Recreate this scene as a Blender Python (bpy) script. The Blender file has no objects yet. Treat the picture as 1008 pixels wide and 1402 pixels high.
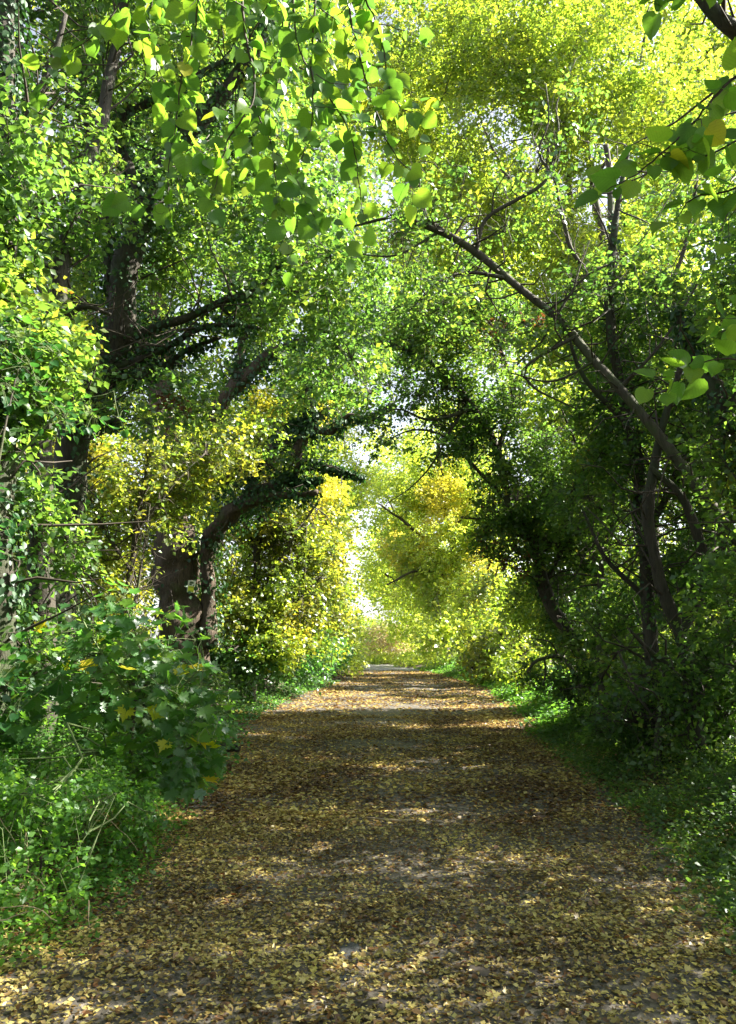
import bpy, math, random
import numpy as np
from mathutils import Vector, Matrix

# ------------------------------------------------------------------ camera, sky, sun, exposure
SC = bpy.context.scene
COL = SC.collection
F, CX, CY, HOR, CAMH = 1012.0, 504.0, 701.0, 880.0, 1.6
TILT = math.atan((HOR - CY) / F)
cam = bpy.data.cameras.new('camera'); camo = bpy.data.objects.new('camera', cam); COL.objects.link(camo)
camo.location = (0, 0, CAMH); camo.rotation_euler = (math.pi / 2 + TILT, 0, 0)
cam.sensor_fit = 'VERTICAL'; cam.sensor_height = 36; cam.lens = 36 * F / 1402
cam.clip_start = 0.05; cam.clip_end = 2000
SC.camera = camo

SUN_AZ, SUN_EL = math.radians(80), math.radians(42)      # azimuth from +Y towards +X
world = bpy.data.worlds.new('World'); SC.world = world; world.use_nodes = True
wn = world.node_tree; bg = wn.nodes['Background']
sky = wn.nodes.new('ShaderNodeTexSky'); sky.sky_type = 'NISHITA'; sky.sun_disc = False
sky.sun_elevation = SUN_EL; sky.sun_rotation = SUN_AZ; sky.dust_density = 2.0
bwn = wn.nodes.new('ShaderNodeRGBToBW'); wn.links.new(sky.outputs[0], bwn.inputs[0])     # thin bright cloud over the whole sky
mxn = wn.nodes.new('ShaderNodeMix'); mxn.data_type = 'RGBA'; mxn.inputs[0].default_value = .65
wn.links.new(sky.outputs[0], mxn.inputs[6]); wn.links.new(bwn.outputs[0], mxn.inputs[7]); wn.links.new(mxn.outputs[2], bg.inputs[0]); bg.inputs[1].default_value = 0.085
sl = bpy.data.lights.new('sun', 'SUN'); sl.energy = 5.0; sl.angle = math.radians(0.5); sl.color = (1.0, 0.93, 0.8)
so = bpy.data.objects.new('sun', sl); COL.objects.link(so)
SV = Vector((math.sin(SUN_AZ) * math.cos(SUN_EL), math.cos(SUN_AZ) * math.cos(SUN_EL), math.sin(SUN_EL)))
so.rotation_euler = SV.to_track_quat('Z', 'Y').to_euler(); so.location = SV * 60
SC.view_settings.view_transform = 'Standard'; SC.view_settings.look = 'None'
SC.view_settings.gamma = 1.0; SC.view_settings.use_curve_mapping = False
SC.view_settings.exposure = 2.62
SC.cycles.max_bounces = 8; SC.cycles.diffuse_bounces = 5; SC.cycles.transmission_bounces = 6; SC.cycles.glossy_bounces = 2
SC.cycles.use_denoising = True
SC.cycles.sample_clamp_indirect = 6.0
try: SC.cycles.caustics_reflective = False; SC.cycles.caustics_refractive = False
except Exception: pass

# ------------------------------------------------------------------ helpers
CT, ST = math.cos(TILT), math.sin(TILT)
def P(px, py, Y):
    """the point at forward distance Y seen at photograph pixel (px, py)"""
    u, v = (px - CX) / F, (CY - py) / F
    d = (u, CT - ST * v, ST + CT * v)
    k = Y / d[1]
    return np.array((d[0] * k, Y, CAMH + d[2] * k))
def G(px, py):
    u, v = (px - CX) / F, (CY - py) / F
    d = (u, CT - ST * v, ST + CT * v)
    k = -CAMH / d[2]
    return d[0] * k, d[1] * k

def vnoise(p, seed=0):
    p = np.asarray(p, dtype=np.float64)
    i = np.floor(p).astype(np.int64); f = p - i; f = f * f * (3 - 2 * f)
    out = np.zeros(len(p))
    for a in (0, 1):
        for b in (0, 1):
            for c in (0, 1):
                h = ((i[:, 0] + a) * 73856093) ^ ((i[:, 1] + b) * 19349663) ^ ((i[:, 2] + c) * 83492791) ^ (seed * 2654435761 & 0xffffffff)
                h = (h ^ (h >> 13)) * 1274126177; h = (h ^ (h >> 16)) & 0xffff
                w = (f[:, 0] if a else 1 - f[:, 0]) * (f[:, 1] if b else 1 - f[:, 1]) * (f[:, 2] if c else 1 - f[:, 2])
                out += w * h / 65535.0
    return out
def norm(v): return v / np.maximum(np.linalg.norm(v, axis=-1, keepdims=True), 1e-9)

def link(name, me, mat=None, parent=None, kind=None):
    o = bpy.data.objects.new(name, me); COL.objects.link(o)
    if mat is not None and me is not None and len(me.materials) == 0: me.materials.append(mat)
    if parent is not None: o.parent = parent
    if kind: o['kind'] = kind
    return o
def empty(name, loc, label, cat, group=None):
    o = bpy.data.objects.new(name, None); COL.objects.link(o)
    o.empty_display_size = 0.2
    o['label'] = label; o['category'] = cat
    if group: o['group'] = group
    o.location = loc
    return o
TRIS = [0]
def mesh_np(name, V, T, rnd=None, smooth=False, off=None):
    """triangle mesh from arrays; off is subtracted (the parent's location)"""
    V = np.asarray(V, dtype=np.float32); T = np.asarray(T, dtype=np.int32)
    if off is not None: V = V - np.asarray(off, dtype=np.float32)
    me = bpy.data.meshes.new(name); n, m = len(V), len(T); k = T.shape[1]
    me.vertices.add(n); me.vertices.foreach_set('co', V.ravel())
    me.loops.add(m * k); me.loops.foreach_set('vertex_index', T.ravel())
    me.polygons.add(m); me.polygons.foreach_set('loop_start', np.arange(0, m * k, k, dtype=np.int32))
    try: me.polygons.foreach_set('loop_total', np.full(m, k, dtype=np.int32))
    except Exception: pass
    if rnd is not None:
        a = me.attributes.new('rnd', 'FLOAT', 'FACE'); a.data.foreach_set('value', np.asarray(rnd, dtype=np.float32))
    me.update(calc_edges=True)
    if smooth: me.polygons.foreach_set('use_smooth', np.ones(m, dtype=bool))
    TRIS[0] += m * (k - 2)
    return me

# leaf templates: y runs from stalk to tip, z is the face normal
def fan(outline, centre=(0, .45, -.05)):
    V = [centre] + outline; n = len(outline)
    return np.array(V, float), np.array([(0, 1 + i, 1 + (i + 1) % n) for i in range(n)])
TPL = {}
TPL['quad'] = (np.array([(0, 0, 0), (.36, .45, .09), (0, 1, -.03), (-.36, .45, .09)], float), np.array([(0, 1, 2), (0, 2, 3)]))
TPL['far'] = (np.array([(-.4, .1, 0), (.4, .25, .05), (0, 1, 0)], float), np.array([(0, 1, 2)]))
TPL['slim'] = (np.array([(0, 0, 0), (.2, .45, .06), (0, 1, -.1), (-.2, .45, .06)], float), np.array([(0, 1, 2), (0, 2, 3)]))
TPL['oval'] = (np.array([(0, 0, 0), (.33, .25, .07), (.34, .62, .06), (0, 1, -.06), (-.34, .62, .06), (-.33, .25, .07)], float),
               np.array([(0, 1, 2), (0, 2, 3), (0, 3, 4), (0, 4, 5)]))
TPL['star'] = fan([(0, 0, 0), (.5, .12, .05), (.24, .38, 0), (.5, .68, .08), (.16, .62, 0), (0, 1, -.08), (-.16, .62, 0), (-.5, .68, .08), (-.24, .38, 0), (-.5, .12, .05)])
def maple_outline():
    o = [(0, 0, 0), (.12, -.06, .02), (.42, -.05, .07), (.32, .12, .02), (.58, .22, .09), (.48, .34, .05), (.68, .52, .12), (.42, .52, .05), (.40, .64, .05), (.2, .55, .0),
         (.24, .76, .03), (.12, .8, .0), (0, 1.05, -.08)]
    return o + [(-x, y, z) for x, y, z in reversed(o[1:-1])]
TPL['maple'] = fan(maple_outline(), (0, .35, -.03))
def lime_outline():
    o = [(0, .03, 0), (.16, -.05, .03), (.36, .02, .07), (.49, .2, .09), (.51, .4, .09), (.44, .6, .07), (.3, .78, .04), (.13, .92, 0), (0, 1.08, -.06)]
    return o + [(-x, y, z) for x, y, z in reversed(o[1:-1])]
TPL['lime'] = fan(lime_outline(), (0, .45, -.04))

def leaves_mesh(name, pos, tip, nrm, size, tpl, rng, off=None, rnd=None, wid=None):
    V0, T0 = TPL[tpl]
    t = norm(tip); s = norm(np.cross(t, nrm)); n = np.cross(s, t)
    k = len(V0)
    sz = size[:, None, None]
    w = 1.0 if wid is None else wid[:, None, None]
    V = pos[:, None, :] + sz * (V0[None, :, 0:1] * s[:, None, :] * w + V0[None, :, 1:2] * t[:, None, :] + V0[None, :, 2:3] * n[:, None, :])
    T = T0[None] + (np.arange(len(pos)) * k)[:, None, None]
    if rnd is None: rnd = rng.random(len(pos))
    return mesh_np(name, V.reshape(-1, 3), T.reshape(-1, 3), np.repeat(rnd, len(T0)), off=off)

def tubes(Pn, Rn, sides=3):
    """Pn [n,K,3], Rn [n,K] -> verts, tris"""
    n, K, _ = Pn.shape
    t = np.empty_like(Pn); t[:, 1:-1] = Pn[:, 2:] - Pn[:, :-2]; t[:, 0] = Pn[:, 1] - Pn[:, 0]; t[:, -1] = Pn[:, -1] - Pn[:, -2]
    t = norm(t)
    ref = np.where(np.abs(t[:, :1, 2:3]) > .8, np.array([1., 0, 0]), np.array([0, 0, 1.]))
    a = norm(np.cross(t, np.broadcast_to(ref, t.shape))); b = np.cross(t, a)
    ang = np.arange(sides) * 2 * math.pi / sides
    V = Pn[:, :, None, :] + Rn[:, :, None, None] * (np.cos(ang)[None, None, :, None] * a[:, :, None, :] + np.sin(ang)[None, None, :, None] * b[:, :, None, :])
    idx = np.arange(n * K * sides).reshape(n, K, sides)
    i0 = idx[:, :-1]; i1 = idx[:, 1:]; r = np.roll
    q1 = np.stack([i0, r(i0, -1, 2), r(i1, -1, 2)], -1).reshape(-1, 3); q2 = np.stack([i0, r(i1, -1, 2), i1], -1).reshape(-1, 3)
    return V.reshape(-1, 3), np.concatenate([q1, q2])
def smooth_path(pts, step):
    pts = np.asarray(pts, float); out = []
    p = np.vstack([2 * pts[0] - pts[1], pts, 2 * pts[-1] - pts[-2]])
    for i in range(1, len(p) - 2):
        m = max(2, int(np.linalg.norm(p[i + 1][:3] - p[i][:3]) / step))
        for j in range(m):
            t = j / m
            out.append(.5 * ((2 * p[i]) + (-p[i - 1] + p[i + 1]) * t + (2 * p[i - 1] - 5 * p[i] + 4 * p[i + 1] - p[i + 2]) * t * t + (-p[i - 1] + 3 * p[i] - 3 * p[i + 1] + p[i + 2]) * t ** 3))
    out.append(pts[-1])
    return np.array(out)
def limb_mesh(name, path4, seed, sides=12, off=None, knobs=.08, step=.12, wob=.35):
    """path4: [x,y,z,r] control points -> tapered rough tube (smoothed); returns mesh and sampled path"""
    S = smooth_path(path4, step); c, r = S[:, :3].copy(), np.maximum(S[:, 3], .003)
    fq = step * min(1.6, .3 / max(r[0], .01))
    w = np.stack([vnoise(np.c_[np.arange(len(c)) * fq, np.full(len(c), 7. * k), np.full(len(c), seed * 3.1)], seed + k) - .5 for k in range(3)], 1)
    w = w * np.minimum(1, np.arange(len(c)) / 6.)[:, None]; c += w * (r[:, None] * wob * 2 + .02)
    V, T = tubes(c[None], r[None], sides)
    axis = np.repeat(c, sides, axis=0); d = V - axis
    nz = vnoise(V * np.array([5, 5, 2.2]) / max(.1, min(1, r[0] * 4)), seed) - .5
    nz2 = vnoise(V * 14, seed + 5) - .5
    nz3 = vnoise(axis * 2.3, seed + 9) - .5           # swellings where shoots broke away
    V = axis + d * (1 + 2 * knobs * nz + 1.3 * knobs * nz2 + 2.2 * knobs * nz3)[:, None]
    # end cap
    base = len(V) - sides
    V = np.vstack([V, c[-1] + norm(c[-1] - c[-2]) * r[-1] * .4]); T = np.vstack([T, [(base + i, base + (i + 1) % sides, len(V) - 1) for i in range(sides)]])
    return mesh_np(name, V, T, smooth=True, off=off), np.c_[c, r]

# ------------------------------------------------------------------ materials
def new_mat(name):
    m = bpy.data.materials.new(name); m.use_nodes = True; nt = m.node_tree
    for n in list(nt.nodes): nt.nodes.remove(n)
    out = nt.nodes.new('ShaderNodeOutputMaterial'); return m, nt, out
def ramp(nt, cols, fac, interp='LINEAR'):
    r = nt.nodes.new('ShaderNodeValToRGB'); r.color_ramp.interpolation = interp
    e = r.color_ramp.elements
    while len(e) > 1: e.remove(e[-1])
    e[0].position = cols[0][0]; e[0].color = (*cols[0][1], 1)
    for p, c in cols[1:]:
        k = e.new(p); k.color = (*c, 1)
    nt.links.new(fac, r.inputs[0]); return r.outputs[0]
def noise(nt, scale, detail=3, rough=.6, coord=None, dist=0.):
    n = nt.nodes.new('ShaderNodeTexNoise'); n.inputs['Scale'].default_value = scale; n.inputs['Detail'].default_value = detail
    n.inputs['Roughness'].default_value = rough; n.inputs['Distortion'].default_value = dist
    if coord is not None: nt.links.new(coord, n.inputs['Vector'])
    return n.outputs['Fac']
def math_n(nt, op, a, b):
    n = nt.nodes.new('ShaderNodeMath'); n.operation = op
    for i, v in enumerate((a, b)):
        if isinstance(v, (int, float)): n.inputs[i].default_value = v
        else: nt.links.new(v, n.inputs[i])
    return n.outputs[0]
def leafmat(name, cols, trans=.58, tgain=2.3, gloss=.045, rough=.4, tshift=(1.15, 1.1, .5), objrnd=False, hueclump=True):
    """thin leaf: diffuse + light coming through + a waxy sheen. cols ramp over the per-leaf random value"""
    m, nt, out = new_mat(name); L = nt.links
    geo = nt.nodes.new('ShaderNodeNewGeometry')
    if objrnd:
        oi = nt.nodes.new('ShaderNodeObjectInfo'); r = oi.outputs['Random']
        tc = nt.nodes.new('ShaderNodeTexCoord')
    else:
        at = nt.nodes.new('ShaderNodeAttribute'); at.attribute_name = 'rnd'; r = at.outputs['Fac']
    if hueclump:
        nz = noise(nt, .9, 2, .5, geo.outputs['Position'])
        r2 = math_n(nt, 'ADD', math_n(nt, 'MULTIPLY', r, .55), math_n(nt, 'MULTIPLY', math_n(nt, 'SUBTRACT', nz, .28), 1.0))
    else: r2 = r
    c = ramp(nt, cols, r2)
    if objrnd:                                     # veins on the large leaves
        w = nt.nodes.new('ShaderNodeTexWave'); w.bands_direction = 'Y'; w.inputs['Scale'].default_value = 40 / 10; w.inputs['Distortion'].default_value = 2.0
        sp = nt.nodes.new('ShaderNodeSeparateXYZ'); L.new(tc.outputs['Object'], sp.inputs[0])
        cb = nt.nodes.new('ShaderNodeCombineXYZ')
        L.new(math_n(nt, 'SUBTRACT', sp.outputs[1], math_n(nt, 'MULTIPLY', math_n(nt, 'ABSOLUTE', sp.outputs[0], 0), .8)), cb.inputs[1])
        L.new(cb.outputs[0], w.inputs['Vector'])
        w.inputs['Scale'].default_value = 2.2; w.inputs['Distortion'].default_value = .3
        v = math_n(nt, 'POWER', w.outputs['Fac'], 6)
        mid = math_n(nt, 'LESS_THAN', math_n(nt, 'ABSOLUTE', sp.outputs[0], 0), .014)
        v = math_n(nt, 'MAXIMUM', v, mid)
        mx = nt.nodes.new('ShaderNodeMix'); mx.data_type = 'RGBA'; mx.blend_type = 'MULTIPLY'
        L.new(math_n(nt, 'MULTIPLY', v, .28), mx.inputs[0]); L.new(c, mx.inputs[6]); mx.inputs[7].default_value = (.6, .62, .4, 1); c = mx.outputs[2]
    if objrnd:
        sn = noise(nt, 5.5, 4, .7, tc.outputs['Object'], .6); lo = noise(nt, 1.7, 2, .5, geo.outputs['Position'])
        mb = nt.nodes.new('ShaderNodeMix'); mb.data_type = 'RGBA'; L.new(ramp(nt, [(.66, (0, 0, 0)), (.73, (.75, .75, .75))], math_n(nt, 'ADD', sn, math_n(nt, 'MULTIPLY', math_n(nt, 'SUBTRACT', r, .5), .12))), mb.inputs[0]); L.new(c, mb.inputs[6]); mb.inputs[7].default_value = (.16, .12, .03, 1)
        hs = nt.nodes.new('ShaderNodeHueSaturation'); L.new(mb.outputs[2], hs.inputs['Color']); L.new(math_n(nt, 'ADD', math_n(nt, 'MULTIPLY', sn, .5), .78), hs.inputs['Value']); c = hs.outputs[0]
    d = nt.nodes.new('ShaderNodeBsdfDiffuse'); L.new(c, d.inputs[0])
    tm = nt.nodes.new('ShaderNodeMix'); tm.data_type = 'RGBA'; tm.blend_type = 'MULTIPLY'; tm.inputs[0].default_value = 1
    L.new(c, tm.inputs[6]); tm.inputs[7].default_value = (tshift[0] * tgain, tshift[1] * tgain, tshift[2] * tgain, 1)
    t = nt.nodes.new('ShaderNodeBsdfTranslucent'); L.new(tm.outputs[2], t.inputs[0])
    mx = nt.nodes.new('ShaderNodeMixShader'); mx.inputs[0].default_value = trans; L.new(d.outputs[0], mx.inputs[1]); L.new(t.outputs[0], mx.inputs[2])
    g = nt.nodes.new('ShaderNodeBsdfGlossy'); g.inputs['Roughness'].default_value = rough; g.inputs[0].default_value = (.9, .95, 1, 1)
    m2 = nt.nodes.new('ShaderNodeMixShader'); m2.inputs[0].default_value = gloss; L.new(mx.outputs[0], m2.inputs[1]); L.new(g.outputs[0], m2.inputs[2])
    L.new(m2.outputs[0], out.inputs[0]); return m
def barkmat(name, dark, light, moss, mossamt=.45, ridge=(9, 9, 1.6), bump=.6):
    m, nt, out = new_mat(name); L = nt.links
    geo = nt.nodes.new('ShaderNodeNewGeometry'); mp = nt.nodes.new('ShaderNodeMapping'); L.new(geo.outputs['Position'], mp.inputs[0]); mp.inputs['Scale'].default_value = ridge
    n1 = noise(nt, 2.2, 6, .65, mp.outputs[0], 1.2); n2 = noise(nt, 2.4, 4, .6, geo.outputs['Position']); n3 = noise(nt, 30, 4, .7, geo.outputs['Position'])
    c = ramp(nt, [(.32, dark), (.52, tuple((a + b) / 2 for a, b in zip(dark, light))), (.7, light)], n1)
    mf = ramp(nt, [(.62 - mossamt * .35, (0, 0, 0)), (.72 - mossamt * .25, (1, 1, 1))], n2)
    mx = nt.nodes.new('ShaderNodeMix'); mx.data_type = 'RGBA'; L.new(math_n(nt, 'MULTIPLY', mf, .8), mx.inputs[0]); L.new(c, mx.inputs[6]); mx.inputs[7].default_value = (*moss, 1)
    b = nt.nodes.new('ShaderNodeBump'); b.inputs['Strength'].default_value = bump; b.inputs['Distance'].default_value = .04
    L.new(math_n(nt, 'ADD', n1, math_n(nt, 'MULTIPLY', n3, .3)), b.inputs['Height'])
    p = nt.nodes.new('ShaderNodeBsdfPrincipled'); p.inputs['Roughness'].default_value = .85
    L.new(mx.outputs[2], p.inputs['Base Color']); L.new(b.outputs[0], p.inputs['Normal']); L.new(p.outputs[0], out.inputs[0]); return m
def plain(name, col, rough=.7, var=.2, scale=20):
    m, nt, out = new_mat(name); L = nt.links
    geo = nt.nodes.new('ShaderNodeNewGeometry'); n = noise(nt, scale, 4, .6, geo.outputs['Position'])
    c = ramp(nt, [(.3, tuple(x * (1 - var) for x in col)), (.7, tuple(min(1, x * (1 + var)) for x in col))], n)
    p = nt.nodes.new('ShaderNodeBsdfPrincipled'); p.inputs['Roughness'].default_value = rough; L.new(c, p.inputs['Base Color'])
    b = nt.nodes.new('ShaderNodeBump'); b.inputs['Strength'].default_value = .4; b.inputs['Distance'].default_value = .01; L.new(n, b.inputs['Height']); L.new(b.outputs[0], p.inputs['Normal'])
    L.new(p.outputs[0], out.inputs[0]); return m

M = {}
M['green'] = leafmat('leaf mid green', [(.0, (.028, .075, .025)), (.35, (.05, .115, .032)), (.6, (.085, .15, .034)), (.85, (.15, .19, .034)), (.97, (.27, .22, .035))])
M['lush'] = leafmat('leaf lush green', [(.0, (.025, .085, .028)), (.4, (.045, .13, .038)), (.75, (.08, .17, .04)), (.95, (.16, .21, .04))], tgain=2.0)
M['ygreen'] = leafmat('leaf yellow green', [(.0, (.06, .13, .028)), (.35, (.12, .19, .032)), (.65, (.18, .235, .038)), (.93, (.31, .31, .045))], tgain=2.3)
M['yellow'] = leafmat('leaf autumn yellow', [(.0, (.045, .1, .028)), (.32, (.09, .145, .032)), (.6, (.18, .2, .036)), (.85, (.33, .31, .045)), (.98, (.4, .27, .05))], tgain=1.7)
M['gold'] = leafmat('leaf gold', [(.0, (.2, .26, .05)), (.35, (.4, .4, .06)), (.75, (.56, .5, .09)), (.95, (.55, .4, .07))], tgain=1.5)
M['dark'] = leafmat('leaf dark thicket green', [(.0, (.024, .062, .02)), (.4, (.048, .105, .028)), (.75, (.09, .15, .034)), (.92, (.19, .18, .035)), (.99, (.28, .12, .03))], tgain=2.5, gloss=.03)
M['ivy'] = leafmat('leaf ivy', [(.0, (.014, .045, .014)), (.5, (.025, .07, .02)), (.9, (.05, .11, .025))], trans=.3, tgain=1.6, gloss=.03, rough=.5, tshift=(1, 1.1, .6))
M['limeleaf'] = leafmat('leaf large lime', [(.0, (.055, .135, .026)), (.5, (.085, .18, .028)), (.97, (.13, .22, .03)), (.985, (.2, .22, .03)), (1., (.3, .3, .03))], tgain=2.3, gloss=.02, objrnd=True, hueclump=False)
M['sycleaf'] = leafmat('leaf large sycamore', [(.0, (.035, .1, .022)), (.5, (.055, .14, .026)), (.85, (.08, .17, .028)), (.94, (.1, .19, .025)), (.97, (.4, .38, .03)), (1., (.5, .4, .03))], tgain=2.3, gloss=.015, objrnd=True, hueclump=False)
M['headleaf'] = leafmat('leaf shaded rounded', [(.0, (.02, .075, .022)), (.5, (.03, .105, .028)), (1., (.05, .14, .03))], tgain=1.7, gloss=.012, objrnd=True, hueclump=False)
M['bramble'] = leafmat('leaf ground cover', [(.0, (.035, .095, .024)), (.4, (.065, .165, .034)), (.75, (.11, .22, .042)), (.97, (.18, .24, .05))], tgain=2.1, gloss=.02)
M['litter'] = leafmat('fallen leaves', [(.0, (.03, .018, .01)), (.2, (.06, .036, .016)), (.36, (.16, .11, .035)), (.5, (.32, .25, .085)), (.7, (.44, .38, .14)), (.93, (.5, .42, .1)), (1., (.34, .16, .04))], trans=.25, tgain=1.2, gloss=.03, tshift=(1, .9, .5))
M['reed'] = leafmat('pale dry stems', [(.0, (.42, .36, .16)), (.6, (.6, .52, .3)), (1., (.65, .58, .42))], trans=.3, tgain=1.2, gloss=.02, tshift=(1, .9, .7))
M['litterbrown'] = leafmat('russet fallen leaves', [(.0, (.035, .018, .011)), (.3, (.085, .043, .02)), (.42, (.17, .1, .038)), (.57, (.31, .21, .075)), (.76, (.45, .36, .11)), (1., (.5, .44, .13))], trans=.25, tgain=1.2, gloss=.04, tshift=(1, .9, .5))
M['farglow'] = leafmat('leaf far glow green', [(.0, (.1, .19, .04)), (.35, (.2, .29, .055)), (.65, (.31, .37, .075)), (.93, (.43, .42, .09))], tgain=1.95)  # yellow-green leaf lightened: the far bright glow is put into its colour
M['brownleaf'] = leafmat('dead brown leaves', [(.0, (.08, .04, .02)), (.6, (.17, .09, .04)), (1., (.3, .2, .09))], trans=.4, tgain=1.5, gloss=.03, tshift=(1.2, .8, .5))
M['bark'] = barkmat('bark grey brown', (.02, .017, .012), (.085, .072, .05), (.05, .07, .02), .4)
M['oakbark'] = barkmat('bark oak', (.025, .018, .012), (.12, .085, .055), (.06, .075, .025), .15, ridge=(12, 12, 1.2), bump=1.0)
M['pale'] = barkmat('bark mossy pale', (.06, .05, .035), (.24, .21, .15), (.08, .11, .03), .55, ridge=(4, 4, 3), bump=.4)
M['darkbark'] = barkmat('bark dark', (.014, .012, .009), (.06, .05, .035), (.03, .045, .015), .4)
M['twig'] = plain('twig bark', (.045, .034, .024), .8, .4, 6)
M['drytwig'] = plain('dry twig', (.3, .23, .15), .8, .3, 8)
M['stone'] = plain('stone', (.034, .036, .038), .9, .6, 60)
M['stone2'] = plain('brown stone', (.05, .038, .03), .75, .35, 14)
M['greenstem'] = plain('green stem', (.09, .13, .04), .7, .3, 10)

# ------------------------------------------------------------------ ground and track
EL = [G(-260, 1402), G(40, 1315), G(150, 1235), G(215, 1140), G(290, 1050), G(318, 995), G(395, 958), G(455, 936), G(492, 921), G(499, 914)]
ER = [G(1150, 1402), G(1050, 1300), G(930, 1160), G(845, 1085), G(750, 1018), G(715, 972), G(660, 938), G(590, 920), G(552, 913)]
def edge(pts):
    a = sorted([(y, x) for x, y in pts]); ys = [p[0] for p in a]; xs = [p[1] for p in a]
    e = 30.; s = (xs[1] - xs[0]) / (ys[1] - ys[0])
    ys = [-8.] + ys; xs = [xs[0]] + xs
    # beyond the last point the lane swings left
    for k in range(1, 9):
        ys.append(ys[-1] + 2.2); xs.append(xs[-1] - .25 * k)
    return np.array(ys), np.array(xs)
YL, XL = edge(EL); YR, XR = edge(ER)
def xl(y): return np.interp(y, YL, XL)
def xr(y): return np.interp(y, YR, XR)
def sstep(a, b, x):
    t = np.clip((x - a) / (b - a), 0, 1); return t * t * (3 - 2 * t)
def gz(x, y):
    x = np.atleast_1d(np.asarray(x, float)); y = np.atleast_1d(np.asarray(y, float))
    dl = xl(y) - x; dr = x - xr(y)
    z = .5 * sstep(-.1, 1.7, dl) + .25 * sstep(-.1, 1.4, dr) + .6 * sstep(4, 14, dl) + .3 * sstep(4, 14, dr)
    p = np.c_[x, y, np.zeros_like(x)]
    z += .05 * (vnoise(p * .7, 3) - .5) + .03 * (vnoise(p * 2.3, 4) - .5)
    z += (.14 * (vnoise(p * 1.3, 5) - .5)) * np.clip(np.maximum(dl, dr), 0, 1)
    # shallow wheel ruts
    w = np.maximum(xr(y) - xl(y), .5); u = (x - xl(y)) / w
    z -= .025 * (np.exp(-((u - .3) / .09) ** 2) + np.exp(-((u - .7) / .09) ** 2))
    return z
def grid_mesh(name, xs, ys, zf, off=0.):
    X, Y = np.meshgrid(xs, ys); x, y = X.ravel(), Y.ravel()
    V = np.c_[x, y, zf(x, y) + off]; nx = len(xs)
    i = np.arange(len(xs) * len(ys)).reshape(len(ys), nx)
    T = np.stack([i[:-1, :-1], i[:-1, 1:], i[1:, 1:], i[1:, :-1]], -1).reshape(-1, 4)
    return mesh_np(name, V, T, smooth=True)
def soil_mat(name, c0, c1, c2, scale=9.):
    m, nt, out = new_mat(name); L = nt.links
    geo = nt.nodes.new('ShaderNodeNewGeometry')
    n1 = noise(nt, 1.2, 5, .6, geo.outputs['Position']); n2 = noise(nt, 24, 5, .75, geo.outputs['Position'])
    vo = nt.nodes.new('ShaderNodeTexVoronoi'); vo.inputs['Scale'].default_value = scale * 3; L.new(geo.outputs['Position'], vo.inputs['Vector'])
    sp = nt.nodes.new('ShaderNodeSeparateColor'); L.new(vo.outputs['Color'], sp.inputs[0])
    f = math_n(nt, 'ADD', math_n(nt, 'MULTIPLY', sp.outputs[0], .45), math_n(nt, 'ADD', math_n(nt, 'MULTIPLY', n1, .5), math_n(nt, 'MULTIPLY', n2, .25)))
    c = ramp(nt, [(.3, c0), (.58, c1), (.85, c2)], f)
    b = nt.nodes.new('ShaderNodeBump'); b.inputs['Strength'].default_value = .8; b.inputs['Distance'].default_value = .02; L.new(math_n(nt, 'ADD', n2, vo.outputs['Distance']), b.inputs['Height'])
    p = nt.nodes.new('ShaderNodeBsdfPrincipled'); p.inputs['Roughness'].default_value = .8; L.new(c, p.inputs['Base Color']); L.new(b.outputs[0], p.inputs['Normal']); L.new(p.outputs[0], out.inputs[0]); return m
M['soil'] = soil_mat('woodland soil', (.018, .014, .009), (.04, .03, .018), (.09, .07, .035))
M['track'] = soil_mat('trodden earth track', (.03, .026, .021), (.062, .054, .044), (.14, .12, .095))
M['lane'] = soil_mat('pale grit lane', (.16, .15, .14), (.24, .23, .22), (.33, .32, .3))
xs = np.r_[np.linspace(-250, -14, 16), np.linspace(-13, 13, 140), np.linspace(14, 250, 16)]
ys = np.r_[np.linspace(-60, -5, 8), np.linspace(-4, 20, 150), np.linspace(20.4, 70, 110), np.linspace(75, 400, 14)]
g = link('ground', grid_mesh('ground', xs, ys, gz), M['soil']); g['kind'] = 'structure'
def strip(name, y0, y1, ny, nx, off, mat, infl=.0):
    yy = np.linspace(y0, y1, ny); u = np.linspace(-infl, 1 + infl, nx)
    U, Y = np.meshgrid(u, yy); w = vnoise(np.c_[yy * 1.1, yy * 0, yy * 0], 8) * .3 - .15; w2 = vnoise(np.c_[yy * 1.1, yy * 0, yy * 0], 9) * .3 - .15
    a = xl(yy) + w; b = xr(yy) + w2
    X = a[:, None] + (b - a)[:, None] * U; x, y = X.ravel(), Y.ravel()
    V = np.c_[x, y, gz(x, y) + off]; i = np.arange(nx * ny).reshape(ny, nx)
    T = np.stack([i[:-1, :-1], i[:-1, 1:], i[1:, 1:], i[1:, :-1]], -1).reshape(-1, 4)
    o = link(name, mesh_np(name, V, T, smooth=True), mat); o['kind'] = 'structure'; return o
track = strip('track', -6, 66, 420, 40, .012, M['track'])
lane = strip('lane', 42, 66, 90, 20, .02, M['lane'], -.02)

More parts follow.
